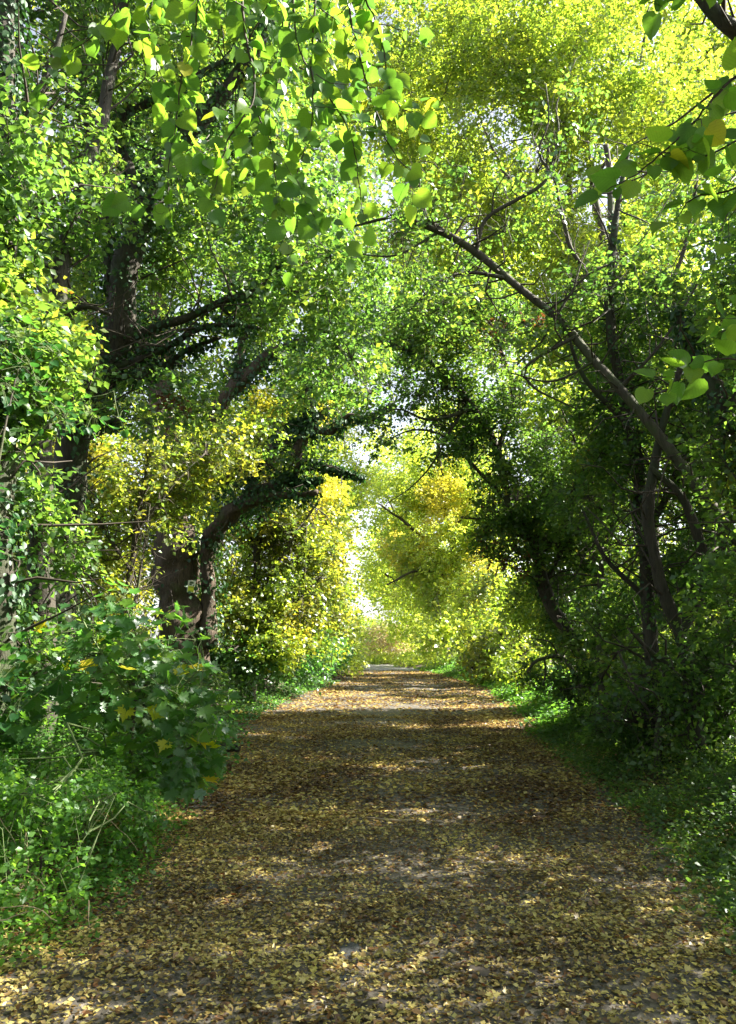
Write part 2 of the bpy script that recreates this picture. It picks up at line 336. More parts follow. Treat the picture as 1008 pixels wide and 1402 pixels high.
def scatter_flat(rng, n, y0, y1, xa, xb, size, tilt, tpl, name, mat, parent=None, dens=None, lift=.012):
    y = y0 + (y1 - y0) * rng.random(n); u = rng.random(n); a, b = xa(y), xb(y); x = a + (b - a) * u
    if dens is not None:
        k = rng.random(n) < dens(x, y, u); x, y, u = x[k], y[k], u[k]; n = len(x)
    z = gz(x, y) + lift + rng.random(n) * .018
    an = rng.random(n) * 2 * math.pi
    tip = np.c_[np.cos(an), np.sin(an), rng.normal(0, tilt * .7, n)]
    nr = np.c_[rng.normal(0, tilt, n), rng.normal(0, tilt, n), np.ones(n)]
    s = size * (.55 + .9 * rng.random(n))
    return link(name, leaves_mesh(name, np.c_[x, y, z], tip, nr, s, tpl, rng, wid=.6 + .7 * rng.random(n)), mat, parent, 'stuff')
rng = np.random.default_rng(11)
def ldens(x, y, u):
    p = np.c_[x, y, x * 0]
    base = .12 + 1.15 * (vnoise(p * .9, 21)) + .5 * (vnoise(p * 3.1, 22) - .5)
    cen = .42 * np.exp(-((u - .5) / .13) ** 2) * (vnoise(p * .5, 25) + .3) + .3 * np.exp(-((u - .25) / .06) ** 2) * (vnoise(p * .6, 26) > .5)
    return np.clip(base - cen, .05, 1)
M['litter_far'] = M['litter']
wide = lambda k: (lambda y: xl(y) - k, lambda y: xr(y) + k)
a, b = wide(.5)
scatter_flat(rng, 78000, 2.0, 7.5, a, b, .025, .35, 'quad', 'leaf_litter', M['litter'], dens=ldens)
scatter_flat(rng, 22000, 2.0, 7.5, a, b, .03, .35, 'star', 'leaf_litter', M['litter'], dens=ldens)
scatter_flat(rng, 85000, 7.0, 17, a, b, .046, .35, 'quad', 'leaf_litter', M['litterbrown'], dens=ldens)
scatter_flat(rng, 50000, 16, 44, a, b, .085, .3, 'far', 'leaf_litter', M['litterbrown'], dens=ldens)
scatter_flat(rng, 9000, 2.0, 9, lambda y: xl(y) - 2.5, lambda y: xr(y) + 2.5, .034, .4, 'oval', 'leaf_litter', M['brownleaf'])

scatter_flat(rng, 16000, 2.0, 7.5, a, b, .026, .45, 'slim', 'leaf_litter', M['litterbrown'], lift=.018)
scatter_flat(rng, 14000, 6.5, 13, a, b, .045, .35, 'quad', 'leaf_litter', M['litter'], dens=ldens, lift=.018)
# stones set in the track
def stone_mesh(seed, n=7):
    r = np.random.default_rng(seed); V = []; T = []
    rings = [(1., 0.), (.92, .3), (.6, .62)]
    for R, h in rings:
        for i in range(n):
            a_ = i / n * 2 * math.pi; k = R * (.8 + .35 * r.random())
            V.append((k * math.cos(a_), .7 * k * math.sin(a_), h * (.8 + .4 * r.random())))
    V.append((.1, 0, .72)); t = len(V) - 1
    for j in range(2):
        for i in range(n):
            a0, a1, b0, b1 = j * n + i, j * n + (i + 1) % n, (j + 1) * n + i, (j + 1) * n + (i + 1) % n
            T += [(a0, a1, b1), (a0, b1, b0)]
    T += [(2 * n + i, 2 * n + (i + 1) % n, t) for i in range(n)]
    return mesh_np('stone', V, T, smooth=False)
smeshes = []
for k in range(10):
    me = stone_mesh(k); me.materials.append(M['stone'] if k % 3 else M['stone2']); smeshes.append(me)
spots = [(515, 1375, .11), (478, 1300, .15), (290, 1218, .12), (330, 1222, .09), (420, 1215, .09), (553, 1217, .08), (640, 1215, .07), (730, 1228, .1), (270, 1255, .06), (655, 1328, .12), (722, 1330, .11), (605, 1335, .08),
         (475, 1340, .09), (412, 1325, .1), (860, 1330, .07), (697, 1187, .06), (590, 1240, .06), (590, 1190, .05), (435, 1108, .07), (570, 1130, .07), (520, 1125, .09), (460, 1090, .07), (540, 1100, .06),
         (745, 1370, .09), (985, 1355, .08), (200, 1365, .1), (60, 1370, .07), (905, 1215, .07), (520, 1060, .08), (580, 1050, .09), (490, 1040, .09), (610, 1030, .08), (420, 1060, .07), (250, 1180, .06), (800, 1290, .06)]
for k in range(60):
    spots.append((random.Random(k).uniform(200, 900), random.Random(k + 99).uniform(1080, 1400), random.Random(k + 999).uniform(.02, .045)))
for i, (px, py, r) in enumerate(spots):
    x, y = G(px, py)
    o = bpy.data.objects.new('stone', smeshes[i % 10]); COL.objects.link(o); o.parent = track
    o.location = (x, y, float(gz(x, y)[0]) + .004); o.rotation_euler = (0, 0, i * 1.3); o.scale = (r * .72, r * .72, r * .3)

# ------------------------------------------------------------------ foliage engine
def crown_parts(root, rng, blobs, skel, leaf, mat, size, tpl='quad', per=9, lai=2.6, twigf=.45, droop=.35, seed=0, twigmat=None, name='foliage', spr=None, flat=.6, nodes=True, hollow=.0, thick=1.):
    """blobs: (centre, (rx, ry, rz), weight). Sprigs of leaves fill each blob with clumps and gaps."""
    size = size * 1.42; loc = np.array(root.location)
    V0, T0 = TPL[tpl]; area = 0.
    for t in T0: area += .5 * np.linalg.norm(np.cross(V0[t[1]] - V0[t[0]], V0[t[2]] - V0[t[0]]))
    area *= size * size; spr = spr or size * 4.5
    C, D = [], []
    for bi, (c, r, w) in enumerate(blobs):
        c = np.asarray(c, float); r = np.asarray(r, float)
        n = int(w * lai * math.pi * r[0] * r[2] / (per * area * .55)) + 3
        q = rng.normal(size=(int(n * 2.6), 3)); q = norm(q) * (rng.random((len(q), 1)) ** (1 / (3 + 2 * hollow)))
        rough = .72 + .75 * (vnoise(norm(q) * 2.1 + bi * 9, seed + bi) )
        p = c + q * r * rough[:, None]
        d = vnoise(p * (.75 / max(.25, size * 9)) , seed + 31) * .6 + vnoise(p * (1.9 / max(.25, size * 9)), seed + 32) * .4
        k = np.argsort(-(d + rng.random(len(d)) * .18))[:n]
        p = p[k]; C.append(p); D.append(norm(p - c) * .55)
    C = np.vstack(C); D = np.vstack(D)
    k = C[:, 2] > gz(C[:, 0], C[:, 1]) + .05; C, D = C[k], D[k]; n = len(C)
    D = norm(D + rng.normal(0, .5, (n, 3)) + np.array([0, 0, -.15]))
    Ln = spr * (.6 + .8 * rng.random(n)); start = C - D * Ln[:, None] * .5
    # leaves along each sprig
    t = (np.arange(per) + .7) / per; t = t[None] + rng.normal(0, .06, (n, per))
    pos = start[:, None] + D[:, None] * (t * Ln[:, None])[..., None]
    side = norm(np.cross(D, np.array([0, 0, 1.]) + rng.normal(0, .3, (n, 3))))
    sg = np.where(np.arange(per) % 2 == 0, 1., -1.)
    tip = side[:, None] * sg[None, :, None] + D[:, None] * .5 + rng.normal(0, .35, (n, per, 3)); tip[..., 2] -= droop
    nr = np.array([0, 0, flat]) + rng.normal(0, .5, (n, per, 3)) + rng.normal(0, .35, (n, 1, 3))
    pos = pos + norm(tip) * (spr * .05) + rng.normal(0, spr * .05, pos.shape)
    sz = size * (.6 + .75 * rng.random((n, per)))
    rn = np.clip(rng.random((n, per)) * .7 + rng.random((n, 1)) * .3, 0, 1)
    me = leaves_mesh(name, pos.reshape(-1, 3), tip.reshape(-1, 3), nr.reshape(-1, 3), sz.ravel(), tpl, rng, off=loc, rnd=rn.ravel())
    link(name, me, mat, root, 'stuff')
    # twigs: node -> sprig, limb -> node
    VV, TT, o = [], [], 0
    nk = min(n, int(n * twigf * .6))
    if nk > 4 and nodes:
        m = max(3, n // 26); N = C[rng.choice(n, m, replace=False)]
        S = np.asarray(skel)[:, :3] if skel is not None else None
        near = lambda A, B: np.concatenate([np.argmin(((A[i:i + 400, None] - B[None]) ** 2).sum(-1), 1) for i in range(0, len(A), 400)])
        if S is not None:
            if len(S) > 220: S = S[:: len(S) // 220 + 1]
            J = S[near(N, S)]; 
            # two hops so branches fork from one another
            h = max(2, m // 7); H = N[:h]; JH = J[:h]
            j2 = near(N[h:], H); dH = np.linalg.norm(N[h:] - H[j2], axis=1); dS = np.linalg.norm(N[h:] - J[h:], axis=1)
            A = np.vstack([JH, np.where((dH < dS)[:, None], H[j2], J[h:])]); B = np.vstack([H, N[h:]])
            ts = np.linspace(0, 1, 6)[None, :, None]
            Q = A[:, None] * (1 - ts) + B[:, None] * ts
            ln = np.linalg.norm(B - A, axis=1)[:, None, None]
            Q = Q + rng.normal(0, .07, Q.shape) * ln * np.sin(ts * math.pi) + np.array([0, 0, .12]) * ln * np.sin(ts * math.pi)
            rr = (thick * (.006 + .0045 * np.minimum(ln[:, 0], 4.)))
            R = rr * np.linspace(1, .35, 6)[None]; v, f = tubes(Q, np.maximum(R, .0025 + size * .02), 4); VV.append(v); TT.append(f + o); o += len(v)
        if S is not None and np.asarray(skel).shape[1] > 3:
            K4 = np.asarray(skel); K4 = K4[K4[:, 2] > K4[0, 2] + .6] if len(K4) > 10 else K4
            ns = min(len(K4), 260); K4 = K4[rng.choice(len(K4), ns, replace=False)]
            dd = norm(rng.normal(size=(ns, 3)) + np.array([0, 0, .25])); ll = rng.uniform(.15, .9, ns) * (1 + size * 3) * np.minimum(1, .15 + K4[:, 3] * 22); e2 = norm(dd + rng.normal(0, .5, (ns, 3))); e3 = norm(e2 + rng.normal(0, .6, (ns, 3)))
            A0 = K4[:, :3]; A1 = A0 + dd * (K4[:, 3] + .3 * ll)[:, None]; A2 = A1 + e2 * (.4 * ll)[:, None]; A3 = A2 + e3 * (.4 * ll)[:, None]
            r0 = np.minimum(K4[:, 3] * .45, .006 + .012 * ll); Q = np.stack([A0, A1, A2, A3], 1); v, f = tubes(Q, r0[:, None] * np.array([1, .75, .5, .25]), 4); VV.append(v); TT.append(f + o); o += len(v)
        sel = rng.choice(n, nk, replace=False); A = N[near(C[sel], N)]
        mid = (A + start[sel]) / 2 + rng.normal(0, .05, (nk, 3)); Q = np.stack([A, mid, C[sel] + D[sel] * Ln[sel][:, None] * .4], 1)
        v, f = tubes(Q, np.broadcast_to(np.array([.0022, .0018, .001])[None] + size * .022, (nk, 3)), 3); VV.append(v); TT.append(f + o)
        link('twigs', mesh_np('twigs', np.vstack(VV), np.vstack(TT), off=loc), twigmat or M['twig'], root, 'stuff')

def blob(px, py, Y, rx, ry, rd, w=1.):
    c = P(px, py, Y); s = Y / F
    return (c, (rx * s, rd, ry * s), w)
def pth(*pts):
    """pts: (px, py, Y, radius) -> world control points"""
    return np.array([np.r_[P(a_, b_, c_), d_] for a_, b_, c_, d_ in pts])

def ivy_on(root, path, rng, n, size=.06, spread=1.5, mat=None, name='ivy'):
    """leaves hugging a limb path [x,y,z,r]"""
    i = rng.integers(0, len(path) - 1, n); f = rng.random((n, 1))
    p = path[i, :3] * (1 - f) + path[i + 1, :3] * f; r = path[i, 3]
    t = norm(path[i + 1, :3] - path[i, :3]); a_ = norm(np.cross(t, rng.normal(size=(n, 3))))
    cl = vnoise(p * 2.5 + a_ * .8, 77)
    k = cl > .32; p, r, t, a_ = p[k], r[k], t[k], a_[k]; n = len(p)
    pos = p + a_ * (r * 1.02 + .02 + rng.random(n) ** 2 * r * spread)[:, None]
    tip = rng.normal(0, .5, (n, 3)) + a_ * .3; tip[:, 2] -= .8
    nr = a_ + rng.normal(0, .35, (n, 3)) + np.array([0, 0, .3])
    link(name, leaves_mesh(name, pos, tip, nr, size * (.6 + .8 * rng.random(n)), 'oval', rng, off=np.array(root.location)), mat or M['ivy'], root, 'stuff')

def tree(name, label, cat, trunk, limbs=(), blobs=(), mat='green', bark='bark', size=.055, ivy=0, ivyl=0, group='trees along the track', seed=1, knobs=.13, ground=True, tname='trunk', sides=12, extra=(), **kw):
    rng = np.random.default_rng(seed); trunk = np.array(trunk, float)
    if ground:
        x, y = trunk[0, 0], trunk[0, 1]; z0 = float(gz(x, y)[0]) - .12
        if trunk[0, 2] > z0 + .05: trunk = np.vstack([[x, y, z0, trunk[0, 3] * 1.3], [x, y, z0 + .35, trunk[0, 3] * 1.08], trunk] if trunk[0, 2] > z0 + .6 else [[x, y, z0, trunk[0, 3] * 1.25], trunk])
        else: trunk[0, 2] = z0
    root = empty(name, trunk[0, :3], label, cat, group); loc = trunk[0, :3]
    me, pa = limb_mesh(tname, trunk, seed, sides, off=loc, knobs=knobs); link(tname, me, M[bark], root)
    skel = [pa]
    for i, l in enumerate(limbs):
        me, q = limb_mesh('limb', l, seed + 3 + i, 9 if l[0][3] > .04 else 6, off=loc, knobs=knobs, step=.1 if l[0][3] < .1 else .14, wob=.6); link('limb', me, M[bark], root); skel.append(q)
        if ivyl: ivy_on(root, q, rng, int(ivyl * (.4 + len(q) / 30)), size=max(.05, size), spread=2.5)
    if ivy: ivy_on(root, pa, rng, ivy, size=max(.055, size), spread=1.6)
    sk = np.vstack(skel)
    if blobs: crown_parts(root, rng, blobs, sk, None, M[mat], size, seed=seed, **kw)
    for e in extra:
        e = dict(e); crown_parts(root, rng, e.pop('blobs'), sk, None, M[e.pop('mat')], e.pop('size', size), seed=seed + 50, **e)
    return root

# ------------------------------------------------------------------ left side trees
B = blob
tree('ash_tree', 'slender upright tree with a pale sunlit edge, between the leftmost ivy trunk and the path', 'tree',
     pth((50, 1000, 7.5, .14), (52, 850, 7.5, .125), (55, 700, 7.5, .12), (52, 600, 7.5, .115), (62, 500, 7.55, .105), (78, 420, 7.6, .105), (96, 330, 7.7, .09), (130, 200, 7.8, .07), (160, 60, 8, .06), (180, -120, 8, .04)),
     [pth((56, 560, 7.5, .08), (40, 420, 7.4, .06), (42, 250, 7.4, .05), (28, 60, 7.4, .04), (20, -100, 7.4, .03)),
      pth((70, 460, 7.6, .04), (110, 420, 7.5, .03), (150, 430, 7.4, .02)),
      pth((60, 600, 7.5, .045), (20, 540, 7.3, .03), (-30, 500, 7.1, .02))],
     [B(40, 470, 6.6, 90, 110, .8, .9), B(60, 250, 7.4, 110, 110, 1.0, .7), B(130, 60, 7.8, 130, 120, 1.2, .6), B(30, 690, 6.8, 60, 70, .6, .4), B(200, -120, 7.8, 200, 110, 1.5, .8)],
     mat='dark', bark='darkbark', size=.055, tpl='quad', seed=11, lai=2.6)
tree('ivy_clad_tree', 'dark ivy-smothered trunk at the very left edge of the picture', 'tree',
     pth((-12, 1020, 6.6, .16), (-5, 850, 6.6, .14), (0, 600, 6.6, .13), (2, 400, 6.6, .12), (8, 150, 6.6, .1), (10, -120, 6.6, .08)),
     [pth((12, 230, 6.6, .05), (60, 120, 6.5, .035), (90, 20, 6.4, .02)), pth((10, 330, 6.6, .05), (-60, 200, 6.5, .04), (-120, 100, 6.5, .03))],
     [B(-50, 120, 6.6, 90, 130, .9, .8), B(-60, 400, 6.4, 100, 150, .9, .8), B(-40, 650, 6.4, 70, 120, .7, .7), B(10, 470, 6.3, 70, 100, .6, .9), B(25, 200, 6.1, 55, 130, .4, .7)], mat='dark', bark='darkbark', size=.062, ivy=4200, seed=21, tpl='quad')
tree('ivy_clad_tree', 'ivy-covered tree leaning right with three level boughs reaching over the path on the left', 'tree',
     pth((70, 980, 9.6, .24), (84, 760, 9.5, .21), (100, 600, 9.4, .2), (148, 470, 9.2, .19), (185, 340, 9, .17), (235, 215, 8.8, .14), (320, 110, 8.5, .1), (400, -20, 8.2, .07)),
     [pth((150, 478, 9.2, .07), (205, 450, 9.1, .06), (262, 432, 9, .05), (310, 410, 8.9, .045), (352, 396, 8.8, .04), (400, 340, 8.7, .02)),
      pth((148, 505, 9.2, .06), (190, 490, 9.1, .05), (240, 468, 9, .042), (290, 448, 8.9, .035), (355, 450, 8.8, .02)),
      pth((140, 520, 9.3, .055), (215, 505, 9.2, .045), (255, 478, 9.1, .035), (300, 462, 9, .025)),
      pth((104, 585, 9.4, .045), (130, 577, 9.3, .035), (165, 583, 9.2, .025)),
      pth((160, 430, 9.2, .09), (140, 300, 9.1, .07), (118, 160, 9, .06), (112, 0, 9, .045), (100, -100, 9, .03)),
      pth((205, 290, 8.9, .08), (160, 180, 8.9, .06), (240, 128, 8.7, .05), (300, 90, 8.5, .04), (350, 75, 8.4, .02)),
      pth((235, 215, 8.8, .06), (300, 215, 8.6, .04), (380, 180, 8.4, .025))],
     [B(300, 330, 9, 130, 110, 1.3, .8), B(160, 360, 9.6, 120, 110, 1., .6), B(400, 400, 9, 110, 90, 1.4, .8), B(420, 270, 8.8, 110, 110, 1.3, .7), B(330, 170, 9.4, 150, 110, 1.3, .6), B(170, 180, 9.8, 150, 110, 1.3, .5),
      B(330, 10, 9, 240, 110, 1.6, .8), B(470, 490, 10, 70, 45, 1.1, .8), B(200, 550, 9.2, 110, 50, .8, .6)],
     mat='green', bark='darkbark', size=.056, ivy=4600, ivyl=600, seed=31, lai=2.0, extra=[dict(blobs=[B(228, 553, 9.0, 26, 16, .25, .5)], mat='brownleaf', size=.05, nodes=False)])
tree('oak_tree', 'old oak with ridged brown trunk, broken bough and a small notice on its bark', 'tree',
     pth((248, 900, 17, .56), (249, 850, 17, .5), (247, 800, 17, .46), (245, 750, 17, .47), (236, 690, 17, .42), (228, 600, 17.2, .36), (222, 520, 17.4, .3), (215, 400, 17.6, .24), (230, 250, 17.8, .16), (250, 120, 18, .1)),
     [pth((287, 885, 16.7, .2), (288, 820, 16.7, .16), (284, 770, 16.7, .16), (290, 735, 16.6, .19), (312, 706, 16.4, .2), (350, 688, 16.1, .15), (395, 682, 15.8, .1), (437, 674, 15.5, .075)),
      pth((318, 702, 16.4, .17), (345, 672, 16.2, .15), (372, 664, 16.1, .15), (398, 645, 16, .13), (408, 615, 15.8, .13), (425, 590, 15.8, .1), (452, 592, 15.6, .075), (478, 568, 15.5, .055), (505, 572, 15.4, .04), (540, 552, 15.2, .018)),
      pth((250, 675, 17, .2), (270, 664, 16.8, .14), (310, 655, 16.5, .14), (340, 632, 16.3, .12), (385, 605, 16.1, .11), (410, 590, 16, .09), (450, 560, 15.8, .05)),
      pth((240, 640, 17.1, .2), (275, 590, 17, .18), (300, 553, 16.9, .19), (335, 520, 16.7, .16), (365, 490, 16.5, .12), (385, 478, 16.4, .09), (430, 460, 16.2, .06), (500, 430, 16, .03)),
      pth((225, 540, 17.4, .15), (190, 450, 17.2, .12), (150, 380, 17, .08)),
      pth((320, 535, 16.8, .1), (345, 440, 16.8, .08), (390, 360, 16.6, .06), (450, 300, 16.4, .03)),
      pth((400, 632, 16, .06), (450, 640, 15.8, .035), (500, 655, 15.6, .015)),
      pth((420, 600, 15.8, .08), (432, 570, 15.8, .06), (420, 540, 15.8, .04), (440, 505, 15.8, .02)),
      pth((352, 672, 16.2, .07), (345, 645, 16.1, .045), (360, 620, 16, .02)),
      pth((392, 648, 16, .05), (410, 662, 15.8, .03), (440, 655, 15.6, .015)),
      pth((385, 605, 16.1, .06), (400, 580, 16, .04), (430, 572, 15.9, .02))],
     [B(330, 450, 17.5, 120, 80, 2.2, .8), B(420, 380, 17.5, 120, 100, 2.4, .8), B(250, 350, 18.5, 150, 120, 2.2, .8), B(330, 200, 18.5, 200, 120, 2.6, .9), B(460, 515, 16.4, 85, 50, 1.8, .9), B(430, 570, 16.2, 60, 22, 1.5, .4), B(180, 520, 18, 100, 80, 1.6, .6), B(500, 440, 17, 70, 60, 2, .8), B(345, 628, 15.6, 45, 16, .7, .5), B(420, 620, 15.3, 50, 14, .7, .4)],
     mat='green', bark='oakbark', size=.085, ivyl=1000, ivy=900, seed=41, lai=2.3, knobs=.24, sides=18, group='oaks by the track')
# ivy on the oak's second stem and right face
# hedge and small maples, left
tree('field_maple', 'yellow-green field maple filling the gap between the slim trunk and the oak', 'tree',
     pth((165, 930, 13, .07), (175, 800, 13, .06), (190, 700, 13, .05), (210, 600, 13, .03)),
     [pth((178, 780, 13, .04), (130, 700, 12.8, .03), (110, 600, 12.6, .02)), pth((185, 730, 13, .03), (240, 660, 13, .02), (280, 620, 13.2, .015)), pth((170, 870, 13, .03), (190, 800, 12.7, .02), (205, 690, 12.6, .012)), pth((165, 880, 13, .03), (120, 800, 12.7, .02), (80, 720, 12.6, .012))],
     [B(110, 620, 13, 75, 65, 1., 1.), B(190, 650, 13.2, 85, 60, 1.1, 1.), B(120, 740, 12.6, 80, 70, 1., .9), B(160, 800, 13.5, 40, 80, 1., .8), B(280, 620, 14, 70, 45, .9, .8), B(250, 690, 14.4, 45, 30, .7, .9), B(90, 860, 12.4, 80, 60, .9, .7)],
     mat='yellow', size=.062, seed=51, lai=1.7, extra=[dict(blobs=[B(130, 680, 13.3, 110, 110, 1.2, .8), B(230, 650, 14.2, 80, 60, 1., .8), B(110, 850, 13, 90, 80, 1., .9), B(330, 600, 15, 60, 40, 1., .6)], mat='ygreen', size=.06, lai=1.7)])
tree('field_maple', 'golden yellow hedge maple immediately right of the oak trunk', 'tree',
     pth((345, 900, 19, .12), (350, 800, 19, .1), (360, 700, 19.2, .08), (385, 600, 19.5, .05)),
     [pth((350, 820, 19, .05), (400, 740, 18.6, .04), (440, 680, 18.3, .02)), pth((352, 760, 19.1, .05), (320, 680, 19.2, .03), (310, 620, 19.2, .02)), pth((350, 860, 19, .04), (400, 830, 18.6, .03), (440, 790, 18.4, .02))],
     [B(365, 780, 19, 75, 75, 1.3, 1.), B(400, 700, 19.6, 75, 70, 1.4, 1.), B(330, 850, 18.4, 60, 50, 1.1, .9), B(430, 790, 19.5, 48, 80, 1.3, 1.), B(400, 560, 20.5, 75, 60, 1.6, 1.), B(350, 600, 21, 80, 60, 1.6, .9), B(400, 860, 18.8, 70, 45, 1., .8)],
     mat='yellow', size=.075, seed=61, lai=1.7, extra=[dict(blobs=[B(380, 790, 19.2, 95, 90, 1.5, 1.), B(360, 870, 18, 90, 45, 1.1, 1.), B(400, 650, 20, 80, 80, 1.6, .9), B(445, 840, 21, 40, 60, 1.3, 1.)], mat='ygreen', size=.075, lai=1.8),dict(blobs=[B(390, 560, 20.2, 60, 40, 1, .4), B(450, 720, 20, 25, 80, .8, .5)], mat='gold', size=.065, name='foliage', nodes=False)])
tree('hazel_bush', 'green hedge bush at the left foot of the track before the lane bends', 'bush',
     pth((380, 930, 24, .06), (385, 890, 24, .05), (392, 850, 24, .03)), [pth((382, 905, 24, .04), (420, 870, 23.5, .02)), pth((382, 905, 24, .04), (350, 860, 23.5, .02))],
     [B(385, 885, 22, 70, 40, 1.2, 1.), B(330, 905, 18, 60, 40, .8, 1), B(430, 880, 27, 45, 45, 1.6, 1)], mat='lush', size=.08, seed=71, lai=3, group='hedge bushes along the track')
tree('hedge_tree', 'bright yellow-green hedge tree where the lane turns left out of sight', 'tree',
     pth((455, 905, 33, .15), (450, 840, 33, .12), (445, 760, 33, .1), (440, 640, 33, .05)), [pth((450, 820, 33, .08), (475, 760, 32, .04)), pth((448, 780, 33, .08), (420, 700, 33, .05))],
     [B(462, 870, 33, 42, 40, 2, 1.1), B(445, 800, 34, 32, 50, 2, 1.1), B(440, 700, 34, 38, 70, 2.2, 1.1), B(425, 610, 36, 55, 55, 2.5, 1.1), B(475, 660, 38, 32, 45, 2, .8), B(455, 560, 36, 50, 40, 2, .8), B(480, 895, 36, 22, 22, 2, 1.2)],
     mat='farglow', size=.11, seed=81, lai=2.4, tpl='far', group='hedge trees at the bend')
# ------------------------------------------------------------------ far centre
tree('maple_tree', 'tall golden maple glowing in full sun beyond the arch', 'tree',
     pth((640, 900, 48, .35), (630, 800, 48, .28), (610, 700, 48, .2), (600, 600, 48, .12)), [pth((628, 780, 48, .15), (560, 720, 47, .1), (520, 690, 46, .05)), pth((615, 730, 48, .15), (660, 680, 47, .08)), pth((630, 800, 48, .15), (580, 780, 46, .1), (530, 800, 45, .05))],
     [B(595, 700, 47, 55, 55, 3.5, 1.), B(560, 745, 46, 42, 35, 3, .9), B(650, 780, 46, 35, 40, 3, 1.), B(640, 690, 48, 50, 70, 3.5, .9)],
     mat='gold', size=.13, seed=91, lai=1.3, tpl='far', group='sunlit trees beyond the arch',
     extra=[dict(blobs=[B(530, 710, 50, 50, 40, 4, .9), B(620, 610, 50, 70, 60, 4, 1.), B(600, 800, 49, 50, 50, 4, 1.), B(595, 715, 47.5, 75, 80, 3.5, 1.), B(650, 720, 47, 60, 80, 3.5, .8)], mat='farglow', tpl='far', size=.14, nodes=False)])
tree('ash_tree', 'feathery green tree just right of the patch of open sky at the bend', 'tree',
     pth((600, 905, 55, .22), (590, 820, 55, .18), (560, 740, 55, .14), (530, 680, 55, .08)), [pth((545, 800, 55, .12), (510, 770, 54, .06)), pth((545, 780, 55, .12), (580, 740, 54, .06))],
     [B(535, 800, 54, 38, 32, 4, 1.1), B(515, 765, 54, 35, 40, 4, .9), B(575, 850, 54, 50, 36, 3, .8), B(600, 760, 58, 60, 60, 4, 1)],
     mat='farglow', size=.16, seed=92, lai=2.0, tpl='far', group='sunlit trees beyond the arch')
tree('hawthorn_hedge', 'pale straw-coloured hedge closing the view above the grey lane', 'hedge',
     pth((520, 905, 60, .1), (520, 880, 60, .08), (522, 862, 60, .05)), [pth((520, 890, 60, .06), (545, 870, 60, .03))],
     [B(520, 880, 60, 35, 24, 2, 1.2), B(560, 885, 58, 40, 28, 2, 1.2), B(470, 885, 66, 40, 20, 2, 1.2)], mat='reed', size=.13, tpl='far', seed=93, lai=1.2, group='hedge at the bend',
     extra=[dict(blobs=[B(525, 902, 56, 40, 8, 2, 1.5), B(580, 905, 50, 35, 12, 2, 1.5), B(500, 868, 64, 50, 22, 2, 1.), B(540, 880, 61, 50, 20, 2, 1.)], mat='farglow', tpl='far', size=.13, nodes=False)])
for i, (px, Y, rx, ry, mt, lab) in enumerate([
        (600, 44, 40, 38, 'farglow', 'low sunlit bush beside the right end of the lane'),
        (640, 36, 42, 42, 'farglow', 'rounded yellow-green bush on the right verge, second from the bend'),
        (675, 29, 45, 48, 'yellow', 'yellowing bush on the right verge under the gold maple'),
        (705, 22, 42, 48, 'ygreen', 'twiggy pale green bush at the foot of the dark arch')]):
    tree('hedge_bush', lab, 'bush', pth((px + 10, 915, Y, .06), (px + 8, 885, Y, .05), (px + 5, 860, Y, .03)), [pth((px + 9, 900, Y, .03), (px - 15, 870, Y, .015)), pth((px + 9, 900, Y, .03), (px + 30, 870, Y, .015))],
         [B(px, 880, Y, rx, ry, 1.6, 1.1), B(px + 20, 820, Y + 2, rx, 45, 1.8, 1.)], mat=mt, size=.0042 * Y, seed=100 + i, lai=2.4, group='bushes on the right verge', twigf=.8)

# ------------------------------------------------------------------ right side
tree('hawthorn_tree', 'dark twiggy hawthorn arching left over the track and framing the sky gap', 'tree',
     pth((835, 940, 13.6, .15), (800, 885, 13.5, .13), (762, 840, 13.4, .12), (742, 790, 13.3, .11), (732, 750, 13.2, .1), (700, 690, 13, .09), (682, 620, 12.8, .08), (650, 560, 12.6, .07), (610, 510, 12.4, .05), (560, 480, 12.2, .035), (500, 460, 12, .02)),
     [pth((700, 690, 13, .05), (660, 650, 12.8, .035), (610, 600, 12.6, .025), (560, 590, 12.4, .015), (510, 615, 12.3, .008)),
      pth((790, 760, 13.4, .045), (740, 735, 13.2, .035), (690, 715, 13, .025), (630, 708, 12.8, .012)),
      pth((650, 560, 12.6, .04), (590, 575, 12.4, .025), (545, 560, 12.2, .015), (500, 580, 12, .008)),
      pth((682, 620, 12.8, .05), (700, 540, 12.9, .04), (680, 460, 13, .03), (640, 400, 13, .02)),
      pth((745, 800, 13.3, .05), (790, 720, 13.5, .04), (800, 640, 13.6, .03), (770, 560, 13.6, .02)),
      pth((640, 550, 12.6, .03), (600, 620, 12.5, .02), (570, 660, 12.4, .012), (530, 690, 12.3, .006))],
     [B(700, 640, 13, 60, 90, 1.1, 1.2), B(640, 560, 12.6, 75, 60, 1.3, 1.3), B(580, 490, 12.4, 80, 40, 1.3, 1.1), B(690, 730, 13, 60, 40, .9, 1.), B(770, 780, 13.6, 60, 80, 1.1, 1.1), B(640, 440, 13, 90, 50, 1.3, 1.), B(610, 620, 12.6, 45, 22, .9, .7), B(570, 440, 12.4, 90, 40, 1.2, .9), B(780, 640, 14, 70, 100, 1.2, 1.), B(830, 850, 13.8, 80, 70, 1., 1.), B(520, 545, 12.2, 45, 30, .8, .4), B(560, 600, 12.4, 60, 40, .8, .3)],
     mat='dark', bark='bark', size=.05, seed=111, lai=2.2, twigf=1.3, ivy=900, extra=[dict(blobs=[B(640, 455, 12.5, 60, 22, .5, .12), B(720, 445, 12.8, 40, 20, .4, .15), B(690, 740, 13, 40, 50, .5, .12)], mat='brownleaf', size=.045, nodes=False)])
